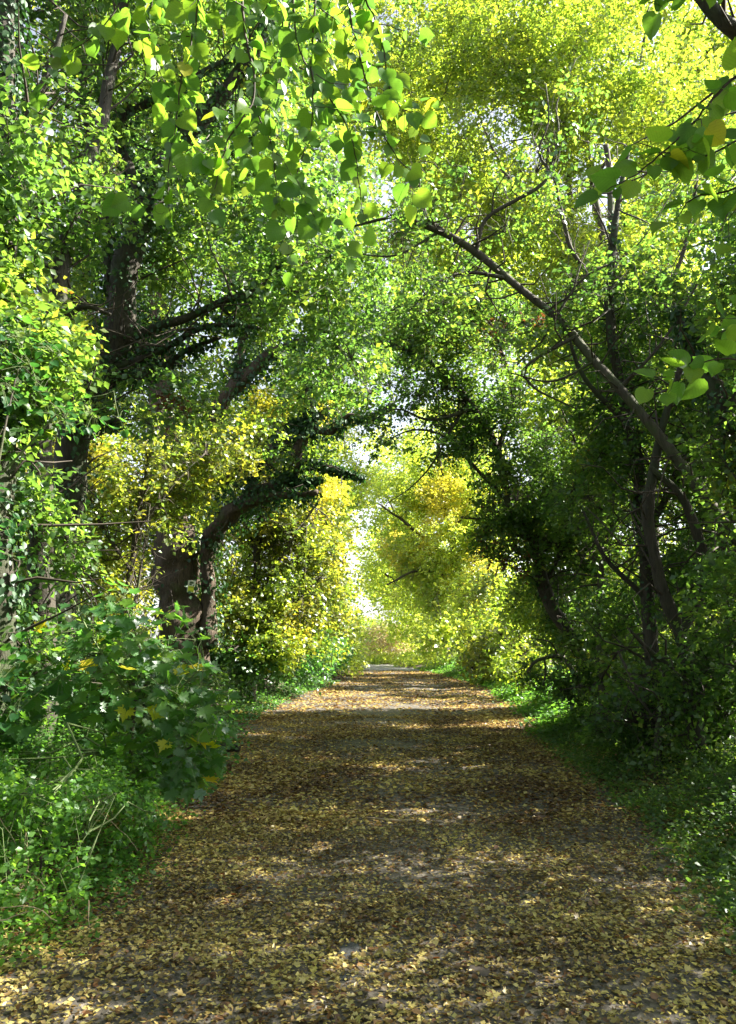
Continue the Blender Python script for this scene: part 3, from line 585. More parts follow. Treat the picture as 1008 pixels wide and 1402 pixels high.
tree('leaning_tree', 'bare mossy pole-like trunk leaning steeply left across the canopy', 'tree',
     pth((1130, 900, 7.8, .078), (1070, 810, 8, .074), (990, 710, 8.2, .068), (930, 632, 8.4, .063), (868, 555, 8.6, .058), (815, 494, 8.8, .055), (760, 436, 9, .052), (705, 390, 9.1, .048), (655, 345, 9.2, .055), (600, 316, 9.3, .045), (540, 300, 9.3, .028), (480, 310, 9.3, .015)),
     [pth((652, 345, 9.2, .035), (664, 303, 9.1, .03), (700, 280, 9, .028), (735, 258, 8.9, .026), (753, 236, 8.9, .024), (738, 208, 8.9, .016), (752, 165, 8.8, .012), (748, 115, 8.8, .008)),
      pth((753, 236, 8.9, .016), (766, 180, 8.8, .013), (764, 140, 8.8, .01), (790, 80, 8.7, .006)),
      pth((738, 208, 8.9, .01), (728, 180, 8.9, .008), (733, 150, 8.9, .005)),
      pth((630, 330, 9.25, .035), (585, 300, 9.3, .028), (578, 270, 9.3, .02), (560, 230, 9.3, .012)),
      pth((690, 380, 9.1, .03), (640, 372, 9, .022), (600, 385, 8.9, .015), (560, 425, 8.8, .008)),
      pth((790, 460, 8.9, .03), (720, 500, 8.8, .02), (730, 530, 8.8, .016), (790, 560, 8.7, .01)),
      pth((850, 530, 8.7, .03), (905, 470, 8.6, .02), (960, 380, 8.5, .012)), pth((930, 632, 8.4, .025), (990, 600, 8.3, .018), (1040, 610, 8.2, .01)), pth((760, 436, 9, .022), (800, 380, 9, .015), (870, 340, 9, .01), (930, 250, 9, .006)),
      pth((815, 494, 8.8, .02), (760, 520, 8.8, .014), (700, 510, 8.7, .008)), pth((600, 318, 9.3, .02), (540, 350, 9.2, .014), (480, 350, 9.1, .008), (430, 380, 9.1, .005))],
     [B(650, 300, 9.4, 110, 50, 1., .4), B(560, 340, 9.4, 80, 50, .9, .45), B(740, 200, 9, 90, 90, .8, .16), B(820, 420, 9.4, 80, 80, .9, .4), B(600, 420, 9, 60, 40, .8, .4), B(720, 470, 9.2, 60, 40, .7, .35)],
     mat='green', bark='bark', size=.05, seed=121, lai=2.2, twigf=1., knobs=.06)
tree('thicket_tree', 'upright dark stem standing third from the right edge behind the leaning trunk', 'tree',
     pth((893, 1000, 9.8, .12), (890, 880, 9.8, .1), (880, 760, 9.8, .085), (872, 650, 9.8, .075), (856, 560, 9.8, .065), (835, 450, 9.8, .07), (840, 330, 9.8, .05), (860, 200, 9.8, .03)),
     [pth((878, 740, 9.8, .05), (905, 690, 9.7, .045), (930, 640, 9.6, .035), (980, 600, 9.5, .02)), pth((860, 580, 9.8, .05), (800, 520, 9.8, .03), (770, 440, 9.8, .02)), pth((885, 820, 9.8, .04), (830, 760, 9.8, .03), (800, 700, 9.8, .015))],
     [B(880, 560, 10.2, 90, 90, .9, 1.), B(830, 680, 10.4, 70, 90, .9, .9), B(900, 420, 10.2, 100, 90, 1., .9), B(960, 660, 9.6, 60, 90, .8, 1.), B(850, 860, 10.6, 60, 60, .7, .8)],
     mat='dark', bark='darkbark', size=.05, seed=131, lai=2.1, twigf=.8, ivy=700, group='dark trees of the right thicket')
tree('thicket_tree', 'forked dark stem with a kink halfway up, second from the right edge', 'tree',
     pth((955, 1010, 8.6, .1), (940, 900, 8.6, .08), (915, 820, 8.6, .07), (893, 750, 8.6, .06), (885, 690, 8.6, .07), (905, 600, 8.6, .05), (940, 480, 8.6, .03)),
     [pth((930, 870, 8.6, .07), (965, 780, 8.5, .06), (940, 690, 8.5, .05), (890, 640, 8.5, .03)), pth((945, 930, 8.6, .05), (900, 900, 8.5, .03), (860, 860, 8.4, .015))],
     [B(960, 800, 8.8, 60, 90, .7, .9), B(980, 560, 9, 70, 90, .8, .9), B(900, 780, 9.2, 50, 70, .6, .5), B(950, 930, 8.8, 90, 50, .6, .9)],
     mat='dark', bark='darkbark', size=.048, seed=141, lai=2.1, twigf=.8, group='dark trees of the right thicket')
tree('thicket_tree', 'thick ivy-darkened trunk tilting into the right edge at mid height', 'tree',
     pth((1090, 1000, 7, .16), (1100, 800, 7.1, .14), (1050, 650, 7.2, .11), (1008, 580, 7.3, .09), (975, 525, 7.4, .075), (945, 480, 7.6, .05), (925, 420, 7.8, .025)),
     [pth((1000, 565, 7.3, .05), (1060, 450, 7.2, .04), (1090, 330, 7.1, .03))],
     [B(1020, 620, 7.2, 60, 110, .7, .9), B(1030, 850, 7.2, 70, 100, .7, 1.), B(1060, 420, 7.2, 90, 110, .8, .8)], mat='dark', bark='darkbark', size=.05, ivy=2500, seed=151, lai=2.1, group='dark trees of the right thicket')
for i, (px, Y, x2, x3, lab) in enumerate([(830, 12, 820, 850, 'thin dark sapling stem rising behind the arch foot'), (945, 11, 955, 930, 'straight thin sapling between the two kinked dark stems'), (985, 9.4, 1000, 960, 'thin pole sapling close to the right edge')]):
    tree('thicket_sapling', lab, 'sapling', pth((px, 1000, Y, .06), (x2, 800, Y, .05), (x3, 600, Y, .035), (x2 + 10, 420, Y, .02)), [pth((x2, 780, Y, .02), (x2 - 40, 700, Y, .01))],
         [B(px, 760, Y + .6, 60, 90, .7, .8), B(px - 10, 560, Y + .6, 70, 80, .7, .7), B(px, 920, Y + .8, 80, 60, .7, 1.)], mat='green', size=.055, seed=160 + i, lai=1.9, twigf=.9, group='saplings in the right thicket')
# lit wood behind the right thicket
for i, (pts, bl, mt, sz, lab) in enumerate([
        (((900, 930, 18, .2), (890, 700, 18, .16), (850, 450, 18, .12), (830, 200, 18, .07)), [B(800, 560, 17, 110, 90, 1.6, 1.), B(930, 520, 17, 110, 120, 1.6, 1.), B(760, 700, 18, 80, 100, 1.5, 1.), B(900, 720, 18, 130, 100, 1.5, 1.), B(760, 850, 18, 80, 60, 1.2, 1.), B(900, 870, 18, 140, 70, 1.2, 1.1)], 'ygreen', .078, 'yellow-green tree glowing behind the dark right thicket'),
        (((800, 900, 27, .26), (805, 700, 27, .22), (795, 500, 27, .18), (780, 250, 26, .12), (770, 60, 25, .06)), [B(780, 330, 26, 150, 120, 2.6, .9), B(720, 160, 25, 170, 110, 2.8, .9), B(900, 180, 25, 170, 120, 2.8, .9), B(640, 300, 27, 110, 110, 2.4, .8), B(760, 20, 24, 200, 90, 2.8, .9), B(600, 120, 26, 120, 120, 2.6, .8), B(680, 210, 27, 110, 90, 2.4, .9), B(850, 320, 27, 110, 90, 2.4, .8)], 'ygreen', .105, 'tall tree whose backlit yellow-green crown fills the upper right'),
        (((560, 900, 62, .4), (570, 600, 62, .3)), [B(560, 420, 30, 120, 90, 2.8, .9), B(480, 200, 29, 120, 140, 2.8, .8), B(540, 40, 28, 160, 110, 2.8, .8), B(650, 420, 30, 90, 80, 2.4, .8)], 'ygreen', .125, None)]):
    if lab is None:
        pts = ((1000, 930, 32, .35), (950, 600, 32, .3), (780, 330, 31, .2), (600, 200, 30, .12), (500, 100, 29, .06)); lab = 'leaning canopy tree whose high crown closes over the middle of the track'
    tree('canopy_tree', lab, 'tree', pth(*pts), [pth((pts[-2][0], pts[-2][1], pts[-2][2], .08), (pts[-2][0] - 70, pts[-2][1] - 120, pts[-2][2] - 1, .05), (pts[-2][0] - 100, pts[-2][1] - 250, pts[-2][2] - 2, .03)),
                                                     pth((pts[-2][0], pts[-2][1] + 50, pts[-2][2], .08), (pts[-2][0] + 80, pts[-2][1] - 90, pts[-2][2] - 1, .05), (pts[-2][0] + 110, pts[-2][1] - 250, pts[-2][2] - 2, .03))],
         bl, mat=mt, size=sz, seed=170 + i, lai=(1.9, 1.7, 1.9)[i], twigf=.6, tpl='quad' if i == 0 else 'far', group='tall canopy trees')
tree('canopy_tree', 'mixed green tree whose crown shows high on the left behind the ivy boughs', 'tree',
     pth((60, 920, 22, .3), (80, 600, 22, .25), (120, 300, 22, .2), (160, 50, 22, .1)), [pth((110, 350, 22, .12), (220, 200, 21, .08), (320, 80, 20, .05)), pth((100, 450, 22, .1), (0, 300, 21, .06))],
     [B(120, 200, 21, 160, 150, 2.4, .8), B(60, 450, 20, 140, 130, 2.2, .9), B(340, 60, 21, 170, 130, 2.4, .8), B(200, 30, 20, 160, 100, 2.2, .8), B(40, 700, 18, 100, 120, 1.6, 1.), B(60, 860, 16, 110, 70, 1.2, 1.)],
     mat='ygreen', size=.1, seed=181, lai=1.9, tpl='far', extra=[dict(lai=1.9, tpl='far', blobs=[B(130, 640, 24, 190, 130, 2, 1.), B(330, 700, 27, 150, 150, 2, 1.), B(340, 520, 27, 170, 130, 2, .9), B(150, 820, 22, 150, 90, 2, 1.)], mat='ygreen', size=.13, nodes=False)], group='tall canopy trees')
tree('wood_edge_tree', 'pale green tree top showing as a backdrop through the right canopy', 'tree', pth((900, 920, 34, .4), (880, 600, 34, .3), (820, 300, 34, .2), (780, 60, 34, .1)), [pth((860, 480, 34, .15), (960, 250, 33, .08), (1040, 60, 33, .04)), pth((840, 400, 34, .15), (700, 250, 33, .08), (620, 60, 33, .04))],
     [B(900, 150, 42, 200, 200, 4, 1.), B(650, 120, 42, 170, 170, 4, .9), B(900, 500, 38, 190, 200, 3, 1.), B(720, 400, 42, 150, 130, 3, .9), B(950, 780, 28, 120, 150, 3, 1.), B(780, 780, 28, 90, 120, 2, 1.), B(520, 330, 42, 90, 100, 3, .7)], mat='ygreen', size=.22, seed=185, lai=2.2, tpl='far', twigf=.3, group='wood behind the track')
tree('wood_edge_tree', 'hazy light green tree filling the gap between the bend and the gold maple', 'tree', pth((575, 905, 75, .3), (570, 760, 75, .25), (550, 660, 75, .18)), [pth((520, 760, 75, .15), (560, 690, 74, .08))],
     [B(545, 690, 72, 50, 50, 5, 1.), B(620, 640, 72, 70, 60, 5, 1.), B(520, 800, 74, 30, 50, 5, 1.), B(580, 820, 70, 70, 60, 5, 1.2), B(452, 760, 60, 22, 70, 4, 1), B(520, 600, 60, 30, 25, 3, .6), B(705, 755, 50, 45, 50, 3, 1.2), B(540, 640, 70, 40, 30, 4, .8)], mat='farglow', size=.22, seed=186, lai=1.8, tpl='far', group='wood behind the track')
# low undergrowth at the back of the thickets
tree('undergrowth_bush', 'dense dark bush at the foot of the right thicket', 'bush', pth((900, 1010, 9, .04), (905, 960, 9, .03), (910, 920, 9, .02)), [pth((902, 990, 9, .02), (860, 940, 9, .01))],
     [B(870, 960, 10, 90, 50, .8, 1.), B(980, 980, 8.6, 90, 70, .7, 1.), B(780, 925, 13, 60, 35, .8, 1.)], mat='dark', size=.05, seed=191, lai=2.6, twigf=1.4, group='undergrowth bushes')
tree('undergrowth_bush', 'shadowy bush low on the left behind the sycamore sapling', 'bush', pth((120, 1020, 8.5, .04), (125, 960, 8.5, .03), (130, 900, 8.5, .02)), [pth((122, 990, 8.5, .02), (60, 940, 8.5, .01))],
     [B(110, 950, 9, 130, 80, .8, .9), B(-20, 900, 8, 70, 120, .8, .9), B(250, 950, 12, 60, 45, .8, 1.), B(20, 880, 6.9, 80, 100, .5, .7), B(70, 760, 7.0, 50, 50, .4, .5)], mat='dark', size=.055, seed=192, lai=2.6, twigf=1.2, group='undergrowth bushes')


# ------------------------------------------------------------------ trees standing just outside the right edge: they shade the near track
def P3(*pts): return np.array(pts, float)
for i, (x, y, h, lab, mt, bl) in enumerate([
        (7.6, 8.2, 9, 'leafy tree at the extreme right edge whose outer twigs just enter the picture', 'green', [((5.7, 6.7, 6.7), (1.8, 2.2, 1.3), .9), ((7.2, 8.5, 5.6), (2.0, 2.4, 2.2), .9), ((6.6, 10.5, 7.6), (2, 2, 2), .7), ((7.2, 6.2, 3.2), (1.6, 2.2, 1.8), .8)]),
        (9.0, 13.0, 11, 'taller tree standing behind the right edge, its green crown meeting the thicket', 'green', [((8.6, 13.4, 7.2), (2.6, 2.6, 2.8), .9), ((9, 12, 3.6), (2.2, 2.4, 2.2), .9)])]):
    tree('hazel_tree', lab, 'tree', P3((x, y, 0, .2), (x - .1, y, h * .35, .16), (x - .5, y - .2, h * .7, .1), (x - .9, y - .3, h, .05)),
         [P3((x - .1, y, h * .4, .08), (x - .9, y - .8, h * .6, .05), (x - 1.6, y - 1.6, h * .85, .03)), P3((x - .1, y, h * .4, .08), (x - .3, y + 1, h * .65, .05), (x - .6, y + 2, h * .8, .02))],
         bl, mat=mt, size=.075, seed=200 + i, lai=2.1, group='trees at the right edge')

# ------------------------------------------------------------------ individually built large leaves
LEAFM = {}
def leaf_variants(kind, mat):
    if (kind, mat) in LEAFM: return LEAFM[kind, mat]
    out = []
    V0, T0 = TPL[kind]
    for k in range(5):
        r = np.random.default_rng(k + 5); V = V0.copy(); V[:, 0] *= r.uniform(.85, 1.12)
        V[:, 2] += .3 * (V[:, 1] - .3) ** 2 * r.uniform(-1.8, .9) + .25 * np.abs(V[:, 0]) * r.uniform(-.8, 1.2) + .05 * np.sin(V[:, 1] * 6 + k) * V[:, 0] + r.normal(0, .012, len(V))
        # a stalk of two thin triangles
        n = len(V); V = np.vstack([V, [(-.012, -.32, .03), (.012, -.32, .03), (.012, .02, 0), (-.012, .02, 0)]]); T = np.vstack([T0, [(n, n + 1, n + 2), (n, n + 2, n + 3)]])
        me = mesh_np('leaf', V, T, smooth=False); me.materials.append(M[mat]); out.append(me)
    LEAFM[kind, mat] = out; return out
def put_leaves(root, rng, pos, tip, nrm, size, kind, mat, limit=295):
    loc = np.array(root.location); ms = leaf_variants(kind, mat)
    t = norm(tip); s = norm(np.cross(t, nrm)); n = np.cross(s, t)
    d = np.linalg.norm(pos - np.array([0, 0, CAMH]), axis=1); order = np.argsort(d / size)
    for k in order[:limit]:
        m = Matrix(((s[k, 0], t[k, 0], n[k, 0], 0), (s[k, 1], t[k, 1], n[k, 1], 0), (s[k, 2], t[k, 2], n[k, 2], 0), (0, 0, 0, 1)))
        o = bpy.data.objects.new('leaf', ms[k % 5]); COL.objects.link(o); o.parent = root
        o.matrix_local = Matrix.Translation(Vector(pos[k] + t[k] * size[k] * .3 - loc)) @ m @ Matrix.Scale(float(size[k]), 4)
    r = order[limit:]
    return r
def leaves_on_twigs(paths, rng, gap, size, hang, face=.5, flat=.0, jit=.3):
    """alternate leaves along sampled twig paths"""
    A, B, N, S = [], [], [], []
    for q in paths:
        L = np.r_[0, np.cumsum(np.linalg.norm(np.diff(q[:, :3], axis=0), axis=1))]; n = max(2, int(L[-1] / gap)); ss = np.linspace(gap, L[-1], n)
        c = np.stack([np.interp(ss, L, q[:, k]) for k in range(3)], 1); t = norm(np.gradient(c, axis=0) if n > 2 else np.repeat((q[-1:, :3] - q[:1, :3]), n, 0))
        sd = norm(np.cross(t, np.array([0, 1, .3]) + rng.normal(0, .2, (n, 3)))) * np.where(np.arange(n) % 2, 1, -1)[:, None]
        tp = sd * .75 + t * .5 + rng.normal(0, jit, (n, 3)); tp[:, 2] -= hang
        nn = np.array([0, -face, flat]) + rng.normal(0, .38, (n, 3))
        A.append(c); B.append(tp); N.append(nn); S.append(size * rng.uniform(.5, 1.25, n))
    return np.vstack(A), np.vstack(B), np.vstack(N), np.concatenate(S)
def twig_part(root, paths, name='twig'):
    for k, q in enumerate(paths):
        V, T = tubes(q[None, :, :3], q[None, :, 3], 5); link(name, mesh_np(name, V, T, smooth=True, off=np.array(root.location)), M['twig'], root)
def laterals(paths, rng, step, ln, down=.5):
    out = []
    for q in paths:
        n = len(q)
        for k in range(int(n * .15), n - 1, step):
            d = rng.normal(0, 1, 3) * np.array([1, .8, .4]); d[2] -= down; d = d / np.linalg.norm(d); l = ln * rng.uniform(.5, 1.2)
            pts = np.array([q[k, :3] + d * l * f + np.array([0, 0, -.12 * l * f * f]) + rng.normal(0, .01, 3) * (f > 0) for f in (0, .3, .65, 1.)]); r = q[k, 3] * .6
            out.append(smooth_path(np.c_[pts, [r, r * .8, r * .6, r * .35]], .03))
    return out
def hanging_tree(name, label, base, trunk, limbs, twigs, size, gap, hang, kind, mat, seed, latn, latl, face=.5, flat=.0, down=.5, crown=None):
    rng = np.random.default_rng(seed)
    z0 = float(gz(base[0], base[1])[0]) - .1
    root = empty(name, (base[0], base[1], z0), label, 'tree', 'trees overhanging the viewpoint'); loc = np.array(root.location)
    trunk = np.array([(base[0], base[1], z0, trunk[0][3] * 1.2)] + list(trunk)); me, pa = limb_mesh('trunk', trunk, seed, 12, off=loc); link('trunk', me, M['bark'], root)
    for k, l in enumerate(limbs):
        me, q = limb_mesh('limb', np.array(l, float), seed + k, 8, off=loc); link('limb', me, M['bark'], root)
    ps = [smooth_path(pth(*t), .03) for t in twigs]; ls = laterals(ps, rng, latn, latl, down)
    for p in ps + ls: p[1:, :3] += np.cumsum(rng.normal(0, .0035, (len(p) - 1, 3)), axis=0)
    twig_part(root, ps); VT = ls
    twig_part(root, ls[:40], 'twig')
    A, B, N, S = leaves_on_twigs(ps + ls, rng, gap, size, hang, face, flat)
    rest = put_leaves(root, rng, A, B, N, S, kind, mat, 295)
    if len(rest): link('foliage', leaves_mesh('foliage', A[rest], B[rest], N[rest], S[rest], kind, rng, off=loc), M['green'], root, 'stuff')
    if crown: crown_parts(root, rng, crown, pa, None, M['green'], .11, tpl='far', seed=seed, lai=2.2, twigf=.2)
    return root
Y = 2.7
tw = [[(290, -90, Y, .005), (262, 40, Y, .004), (240, 150, Y, .003), (228, 240, Y, .002), (224, 310, Y, .0015)],
      [(325, -90, Y - .1, .006), (342, 60, Y - .1, .005), (346, 140, Y - .1, .004), (305, 215, Y - .1, .003), (288, 290, Y - .1, .0015)],
      [(345, 130, Y - .1, .004), (372, 200, Y, .003), (385, 290, Y, .0015)],
      [(440, -90, Y, .006), (434, 60, Y, .004), (428, 170, Y, .003), (410, 240, Y, .002), (440, 295, Y, .0015)],
      [(480, -90, Y + .2, .006), (520, 60, Y + .2, .004), (535, 140, Y + .2, .003), (590, 165, Y + .2, .0015)],
      [(470, -90, Y + .1, .006), (500, 120, Y + .1, .004), (530, 210, Y + .1, .003), (560, 245, Y + .1, .0015)],
      [(180, -90, Y, .004), (165, 10, Y, .003), (112, 60, Y, .002), (72, 75, Y, .0015)],
      [(220, -90, Y + .1, .004), (205, 20, Y + .1, .003), (212, 100, Y + .1, .002), (268, 150, Y + .1, .0015)],
      [(400, -90, Y + .1, .005), (400, 60, Y + .1, .004), (465, 180, Y + .1, .003), (492, 300, Y + .1, .0015)],
      [(370, -90, Y + .3, .005), (385, 40, Y + .3, .004), (380, 110, Y + .3, .003), (330, 215, Y + .3, .0015)]]
hanging_tree('lime_tree', 'lime tree overhead whose drooping sprays of big green leaves hang top left', (-3.4, 1.2), [(-3.4, 1.3, 1.5, .2), (-3.2, 1.6, 3.4, .17), (-2.9, 1.9, 5.6, .12), (-2.6, 2.2, 8, .07)],
             [[(-3.0, 1.8, 4.6, .08), (-2.0, 2.3, 5.1, .06), (-.8, 2.7, 5.0, .04), (.2, 2.8, 4.85, .02), (.9, 2.9, 4.7, .012)], [(-3.1, 1.7, 4.2, .06), (-2.2, 2.4, 4.7, .04), (-1.2, 2.7, 4.75, .02), (-.5, 2.6, 4.75, .01)]],
             tw, .069, .043, .75, 'lime', 'limeleaf', 301, 5, .24, crown=[((-2.2, 1.4, 7.4), (2.4, 2, 1.4), .8), ((-4.8, -1.5, 5.2), (3, 3, 2.8), .8), ((-6.8, 4, 5), (2.1, 3, 3.4), .9), ((0, -3.2, 6.2), (4, 2.4, 2.2), .8), ((-5.6, 0, 2.2), (2, 3, 1.8), .8)])  # crown masses behind and far left are unseen, added to block sky light
Y = 2.35
tw = [[(1090, 40, Y, .006), (1005, 100, Y, .005), (950, 165, Y, .004), (885, 215, Y, .003), (830, 250, Y, .0015)],
      [(1090, 130, Y, .006), (1000, 190, Y, .004), (930, 215, Y, .003), (870, 190, Y, .0015)],
      [(1090, 230, Y, .005), (1000, 262, Y, .004), (950, 270, Y, .003), (925, 300, Y, .0015)],
      [(1090, 400, Y, .005), (1020, 440, Y, .003), (985, 455, Y, .0015)],
      [(1090, 500, Y, .005), (1000, 505, Y, .003), (940, 520, Y, .002), (890, 545, Y, .0015)],
      [(1090, -30, Y, .005), (1000, -22, Y, .004), (930, -10, Y, .003), (878, 8, Y, .0015)]]
hanging_tree('hazel_tree', 'hazel overhead at the right with flat sprays of large rounded leaves entering the frame', (3.3, 1.4), [(3.3, 1.4, 1.2, .16), (3.1, 1.6, 2.8, .12), (2.9, 1.8, 4.4, .08), (2.6, 1.9, 6.2, .04)],
             [[(3.1, 1.6, 2.9, .05), (2.2, 2.2, 3.4, .03), (1.5, 2.35, 3.6, .015)], [(2.95, 1.7, 4.0, .05), (2.3, 2.2, 4.3, .03), (1.4, 2.3, 3.9, .01)], [(3.15, 1.6, 2.5, .04), (2.2, 2.2, 2.7, .02), (1.4, 2.35, 2.6, .01)]],
             tw, .075, .042, .35, 'lime', 'limeleaf', 311, 5, .15, face=.25, flat=.55, down=.1, crown=[((3.4, 1.6, 5.6), (1.8, 1.6, 1.6), .8), ((4.8, -1.5, 4.2), (2.4, 2.6, 3), .8)])  # unseen crown behind the viewpoint, added to cut the sky fill
root = empty('ash_tree', (4.4, 3.6, float(gz(4.4, 3.6)[0]) - .1), 'tree beyond the right edge whose bare dark bough crosses the top right corner', 'tree', 'trees overhanging the viewpoint')
me, pa = limb_mesh('trunk', P3((4.4, 3.6, float(gz(4.4, 3.6)[0]) - .1, .2), (4.3, 3.6, 2.6, .16), (3.9, 3.9, 5.2, .12), (3.3, 4.2, 7, .08)), 5, 12, off=np.array(root.location)); link('trunk', me, M['darkbark'], root)
me, q = limb_mesh('limb', np.vstack([P3((4.1, 3.7, 4.0, .07)), pth((1060, 75, 4.2, .06), (1010, 42, 4.2, .055), (975, 10, 4.2, .05), (930, -50, 4.2, .035), (880, -130, 4.3, .02))]), 6, 10, off=np.array(root.location)); link('limb', me, M['darkbark'], root)
crown_parts(root, np.random.default_rng(5), [((5.6, 4.4, 4.9), (1.7, 1.7, 1.5), .8)], np.vstack([pa, q]), None, M['green'], .075, seed=5, lai=2.1, twigf=.4)

# ------------------------------------------------------------------ sycamore sapling, left: every large leaf its own part
def sapling(name, label, stems, blobs, n, size, seed, mat='sycleaf', kind='maple', fol='lush', lean=(.35, -.5, .55)):
    rng = np.random.default_rng(seed); x, y = stems[0][0][:2]; z0 = float(gz(x, y)[0]) - .05
    root = empty(name, (x, y, z0), label, 'sapling'); loc = np.array(root.location); sk = []
    for k, s in enumerate(stems):
        s = np.array(s, float)
        if k == 0: s[0, 2] = z0
        me, q = limb_mesh('stem', s, seed + k, 6, off=loc, step=.06, wob=1.); link('stem', me, M['greenstem'] if k % 2 else M['bark'], root); sk.append(q)
    sk = np.vstack(sk)[:, :3]
    tot = sum(b[2] for b in blobs); C = []
    for c, r, w in blobs:
        m = int(n * w / tot) + 1; q = norm(rng.normal(size=(m, 3))) * rng.random((m, 1)) ** .45; C.append(c + q * r * (.7 + .6 * vnoise(q * 2 + seed, seed))[:, None])
    C = np.vstack(C); C = C[C[:, 2] > gz(C[:, 0], C[:, 1]) + .08]; m = len(C)
    # group leaves by nearest skeleton point through shared nodes
    nodes = C[rng.choice(m, max(6, m // 9), replace=False)]; j = np.argmin(((nodes[:, None] - sk[None]) ** 2).sum(-1), 1)
    ts = np.linspace(0, 1, 5)[None, :, None]; Q = sk[j][:, None] * (1 - ts) + nodes[:, None] * ts; Q = Q + rng.normal(0, .02, Q.shape) * np.sin(ts * math.pi) + np.array([0, 0, .07]) * np.sin(ts * math.pi)
    v, f = tubes(Q, np.broadcast_to(np.linspace(.005, .002, 5)[None], Q.shape[:2]), 4)
    j2 = np.argmin(((C[:, None] - nodes[None]) ** 2).sum(-1), 1); Q2 = np.stack([nodes[j2], (nodes[j2] + C) / 2 + [0, 0, .02], C], 1)
    v2, f2 = tubes(Q2, np.full(Q2.shape[:2], .0015), 3)
    link('twigs', mesh_np('twigs', np.vstack([v, v2]), np.vstack([f, f2 + len(v)]), off=loc), M['greenstem'], root, 'stuff')
    out = norm(C - nodes[j2] + 1e-4); tip = out * .6 + np.array([lean[0], lean[1], -.45]) + rng.normal(0, .3, (m, 3)); nr = np.array([lean[0] * .4, lean[1] * .6, lean[2] + .25]) + rng.normal(0, .28, (m, 3))
    S = size * rng.uniform(.5, 1.15, m); r = put_leaves(root, rng, C, tip, nr, S, kind, mat, 295)
    if len(r): link('foliage', leaves_mesh('foliage', C[r], tip[r], nr[r], S[r], kind, rng, off=loc), M[fol], root, 'stuff')
    return root
sapling('sycamore_sapling', 'bushy sycamore sapling with broad lobed leaves spilling towards the track',
        [pth((170, 1120, 6.6, .02), (180, 1000, 6.5, .018), (195, 900, 6.5, .014), (170, 820, 6.5, .008)), pth((178, 1020, 6.5, .012), (230, 960, 6.2, .01), (270, 920, 6.1, .005)), pth((176, 1060, 6.5, .012), (240, 1030, 6.1, .009), (290, 1010, 5.9, .005)), pth((185, 960, 6.5, .012), (130, 880, 6.4, .008), (100, 820, 6.4, .004))],
        [B(215, 900, 6.4, 75, 75, .45, 1.5), B(258, 985, 6.1, 58, 80, .4, 1.6), B(150, 850, 6.5, 55, 50, .4, .7), B(262, 1060, 6.0, 42, 32, .3, .35), B(140, 950, 6.7, 60, 80, .4, .7), B(190, 1020, 6.3, 60, 40, .3, .5), B(90, 900, 6.4, 60, 70, .4, .8), B(40, 960, 6.2, 60, 60, .4, .6)], 720, .115, 401)
sapling('hazel_sapling', 'rounded-leaf sapling hugging the left edge at head height beside the slim trunk',
        [pth((-60, 1150, 5.6, .02), (-50, 980, 5.6, .018), (-30, 800, 5.7, .014), (0, 620, 5.8, .01), (30, 480, 5.9, .006)), pth((0, 650, 5.8, .01), (90, 560, 5.7, .006), (150, 540, 5.7, .003))],
        [B(30, 500, 5.8, 60, 80, .45, 1.2), B(110, 570, 5.7, 70, 28, .35, .5), B(-20, 720, 5.6, 45, 90, .4, .6), B(5, 930, 5.6, 45, 60, .4, .5)], 290, .07, 411, kind='lime', mat='headleaf')

# ------------------------------------------------------------------ ground cover
def cover(name, label, cat, n, yr, xf, hf, size, mat, seed, per=11, tpl='oval', spread=.11, group=None):
    rng = np.random.default_rng(seed); y = yr[0] + (yr[1] - yr[0]) * rng.random(n) ** 1.3; u = rng.random(n); x = xf(y, u)
    p = np.c_[x, y, x * 0]; k = vnoise(p * 1.6, seed) * .6 + vnoise(p * 5, seed + 1) * .4 + rng.random(n) * .25 > .38; x, y, u = x[k], y[k], u[k]; n = len(x)
    h = hf(x, y, u) * (.45 + .8 * vnoise(np.c_[x, y, x * 0] * 2.2, seed + 2)); base = np.c_[x, y, gz(x, y)]
    t = rng.random((n, per)) ** .7; r = rng.normal(0, spread, (n, per, 2)) * (.5 + t[..., None])
    pos = base[:, None] + np.concatenate([r, (t * h[:, None])[..., None]], -1); pos[..., 2] += .02
    an = rng.random((n, per)) * 2 * math.pi; tip = np.stack([np.cos(an), np.sin(an), rng.normal(-.1, .3, (n, per))], -1); nr = np.array([0, -.15, .8]) + rng.normal(0, .4, (n, per, 3))
    s = size * (.5 + .9 * rng.random((n, per))); rn = np.clip(rng.random((n, per)) * .6 + rng.random((n, 1)) * .4, 0, 1)
    o = link(name, leaves_mesh(name, pos.reshape(-1, 3), tip.reshape(-1, 3), nr.reshape(-1, 3), s.ravel(), tpl, rng, rnd=rn.ravel()), M[mat], None, 'stuff')
    o['label'] = label; o['category'] = cat
    # stems
    m = n // 5; b = base[:m]; tp = b + np.c_[rng.normal(0, .06, (m, 2)), h[:m]]; Q = np.stack([b, (b + tp) / 2 + rng.normal(0, .02, (m, 3)), tp], 1)
    v, f = tubes(Q, np.full(Q.shape[:2], .0018 + size * .01), 3); link('stems', mesh_np('stems', v, f), M['greenstem'], o, 'stuff')
    return o
cover('ground_cover', 'bank of fresh green nettle-like leaves filling the lower left corner', 'ground cover', 6000, (3.3, 8.5), lambda y, u: xl(y) + .12 - 2.9 * u ** .8, lambda x, y, u: .1 + .6 * sstep(0, .5, u) * np.clip((xl(y) - x) * 1.6 + .3, .15, 1), .036, 'bramble', 501, tpl='quad')
cover('ground_cover', 'low dark green verge plants along the right side of the track', 'ground cover', 7500, (3.6, 14), lambda y, u: xr(y) - .08 + 2.1 * u, lambda x, y, u: .07 + .2 * sstep(0, .4, u), .04, 'dark', 511, tpl='quad', per=9)
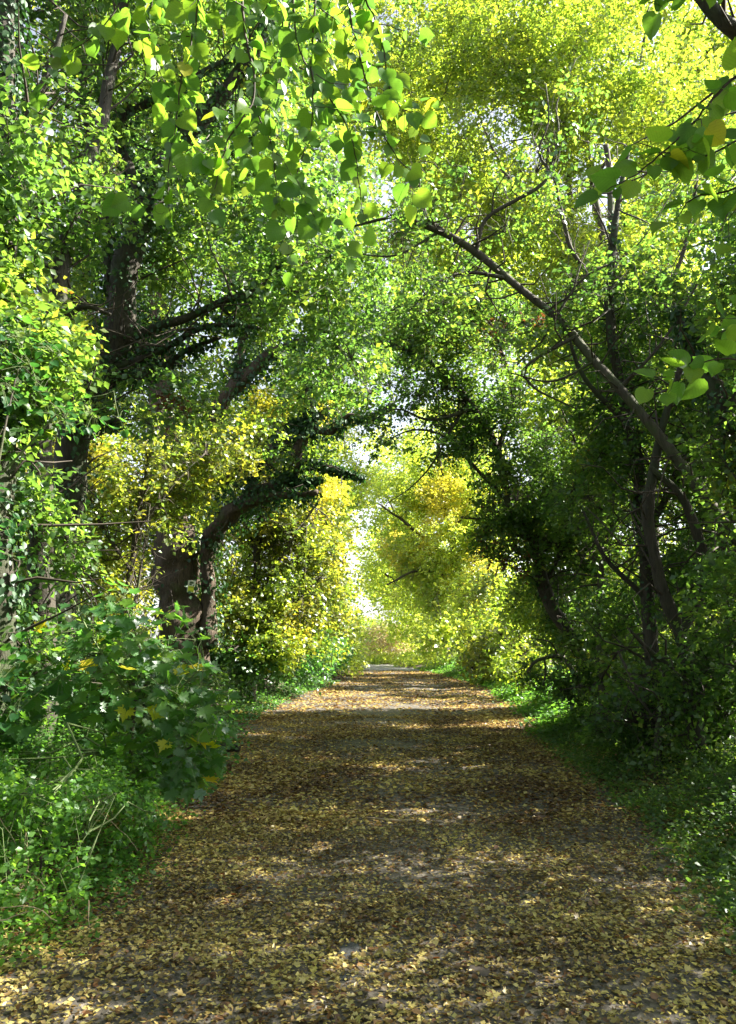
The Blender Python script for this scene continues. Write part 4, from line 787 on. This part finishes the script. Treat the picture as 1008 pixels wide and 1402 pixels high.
cover('verge_weeds', 'tangled weeds and grass on the left verge beyond the sycamore sapling', 'weeds', 4300, (8, 30), lambda y, u: xl(y) + .1 - 3.4 * u, lambda x, y, u: .15 + .6 * sstep(0, .6, u), .07, 'lush', 521, tpl='quad', spread=.14)
cover('verge_weeds', 'thin weeds on the far right verge below the sunlit bushes', 'weeds', 3500, (13, 46), lambda y, u: xr(y) - .05 + 3. * u, lambda x, y, u: .1 + .4 * sstep(0, .6, u), .09, 'bramble', 531, tpl='quad', spread=.14)
cover('woodland_floor_plants', 'shaded plants on the woodland floor behind the left bank', 'plants', 2200, (6, 22), lambda y, u: xl(y) - 2.5 - 7 * u, lambda x, y, u: .3 + .5 * u, .07, 'dark', 541, tpl='quad', spread=.16)
cover('woodland_floor_plants', 'shaded plants on the woodland floor under the right thicket', 'plants', 2600, (5, 22), lambda y, u: xr(y) + 1.6 + 8 * u, lambda x, y, u: .25 + .5 * u, .065, 'dark', 551, tpl='quad', spread=.16)

tree('bramble_bush', 'low mounded bright green bush in the bottom left corner spilling onto the leaf litter', 'bush', pth((60, 1230, 4.7, .008), (55, 1150, 4.7, .006), (70, 1090, 4.7, .003)), [pth((58, 1180, 4.7, .005), (120, 1140, 4.7, .003)), pth((58, 1180, 4.7, .005), (0, 1120, 4.7, .003))],
     [B(30, 1130, 4.6, 95, 60, .45, .9), B(120, 1110, 5.1, 75, 45, .45, .9), B(40, 1210, 4.2, 80, 40, .3, .7), B(180, 1120, 5.5, 35, 30, .3, .8), B(150, 1060, 6, 90, 30, .4, .8), B(20, 1050, 5.8, 70, 35, .4, .8)], mat='bramble', size=.027, seed=571, lai=1.9, per=11, twigf=.5, twigmat=M['greenstem'], group='undergrowth bushes')
# dry stalks in the left bank
rng = np.random.default_rng(61)
root = empty('dry_stalks', P(30, 1200, 4.6), 'pale dry bramble canes arching through the lower left greenery', 'canes'); root.location.z = float(gz(root.location.x, root.location.y)[0]); loc = np.array(root.location)
for pts in [((0, 1120, 4.5), (18, 1150, 4.5), (26, 1190, 4.5)), ((36, 1140, 4.4), (34, 1180, 4.4), (28, 1200, 4.4)), ((37, 1145, 4.4), (39, 1175, 4.4), (37, 1192, 4.4)), ((0, 1208, 4.2), (14, 1198, 4.3), (25, 1185, 4.4)), ((0, 1243, 3.9), (30, 1240, 3.9), (60, 1248, 3.9), (78, 1262, 3.9)),
            ((0, 1262, 3.8), (20, 1255, 3.8), (40, 1248, 3.8)), ((106, 1160, 4.7), (107, 1180, 4.7), (109, 1200, 4.7)), ((122, 1232, 4.2), (121, 1250, 4.2), (122, 1270, 4.2)), ((110, 1085, 5.4), (140, 1115, 5.2), (170, 1140, 5.1), (190, 1165, 5)), ((20, 1085, 5.2), (10, 1095, 5.2), (0, 1110, 5.2)), ((35, 1190, 4.4), (50, 1200, 4.3), (62, 1215, 4.2))]:
    q = smooth_path(np.array([np.r_[P(*p), .0028 * (1 - .15 * i)] for i, p in enumerate(pts)]), .04); q[:, :3] += rng.normal(0, .003, (len(q), 3))
    v, f = tubes(q[None, :, :3], q[None, :, 3], 5); link('cane', mesh_np('cane', v, f, smooth=True, off=loc), M['drytwig'], root)

# ------------------------------------------------------------------ notice on the oak
def box(name, w, d, h, mat, parent, loc=(0, 0, 0), bev=.0):
    import bmesh
    bm = bmesh.new(); bmesh.ops.create_cube(bm, size=1); bmesh.ops.scale(bm, vec=(w, d, h), verts=bm.verts)
    if bev: bmesh.ops.bevel(bm, geom=bm.edges[:], offset=bev, segments=2, affect='EDGES')
    me = bpy.data.meshes.new(name); bm.to_mesh(me); bm.free(); o = link(name, me, mat, parent); o.location = loc; return o
M['white'] = plain('weathered white plastic', (.75, .76, .68), .5, .08, 30); M['yel'] = plain('yellow print', (.75, .78, .05), .5, .06, 30); M['inkgreen'] = plain('dark green ink', (.05, .09, .04), .6, .2, 30); M['olive'] = plain('olive ink', (.25, .3, .02), .6, .1, 30)
nz = P(262, 803, 16.42)
sg = empty('notice', nz, 'small white and yellow notice fixed to the oak trunk', 'sign')
sg.rotation_euler = (math.radians(4), math.radians(5), math.radians(8))
box('board', .16, .01, .27, M['white'], sg, bev=.003)
box('emblem', .085, .004, .04, M['inkgreen'], sg, (.0, -.0065, .085)); box('emblem', .05, .004, .03, M['inkgreen'], sg, (-.02, -.0065, .045))
yp = box('yellow_panel', .13, .004, .125, M['yel'], sg, (0, -.0065, -.055)); box('print_line', .1, .003, .014, M['olive'], yp, (0, -.0028, .04)); box('print_line', .11, .003, .014, M['olive'], yp, (0, -.0028, -.042))
box('nail', .012, .02, .012, M['stone'], sg, (0, -.008, .122)); 

# ------------------------------------------------------------------ fallen wood
def branch(name, label, pts, seed, mat='drytwig', side=()):
    r = empty(name, pts[0][:3], label, 'branch'); loc = np.array(r.location)
    me, _ = limb_mesh('stem', np.array(pts, float), seed, 7, off=loc, step=.05, wob=.8); link('stem', me, M[mat], r)
    for s in side:
        me, _ = limb_mesh('side_shoot', np.array(s, float), seed + 1, 5, off=loc, step=.05, wob=.8); link('side_shoot', me, M[mat], r)
def onG(px, py, dz=.02):
    x, y = G(px, py); return (x, y, float(gz(x, y)[0]) + dz)
branch('fallen_stick', 'pale fallen stick lying crosswise in the middle of the leafy track', [(*onG(502, 1121), .008), (*onG(525, 1124), .012), (*onG(548, 1127), .012), (*onG(568, 1126), .006)], 3, 'drytwig')
branch('fallen_stick', 'dull short stick lying aslant right of centre on the track', [(*onG(712, 1232), .006), (*onG(735, 1225), .009), (*onG(752, 1219), .005)], 4, 'bark')
branch('log_end', 'short dark log end poking out at the left edge of the track', [(*onG(296, 1030, .05), .07), (*onG(312, 1030, .05), .075), (*onG(326, 1029, .05), .065)], 5, 'darkbark')
b0 = P(722, 922, 12.5)
branch('broken_branch', 'bare forked dead branch leaning out beside the foot of the dark arch', [(*onG(800, 985, 0), .04), (*P(790, 930, 12.6), .04), (*P(765, 900, 12.5), .035), (*P(735, 905, 12.4), .03), (*P(722, 922, 12.3), .015)], 6, 'bark',
       [[(*P(765, 900, 12.5), .02), (*P(752, 880, 12.4), .014), (*P(728, 874, 12.3), .008)], [(*P(745, 902, 12.4), .022), (*P(746, 920, 12.4), .018), (*P(742, 940, 12.4), .01)]])
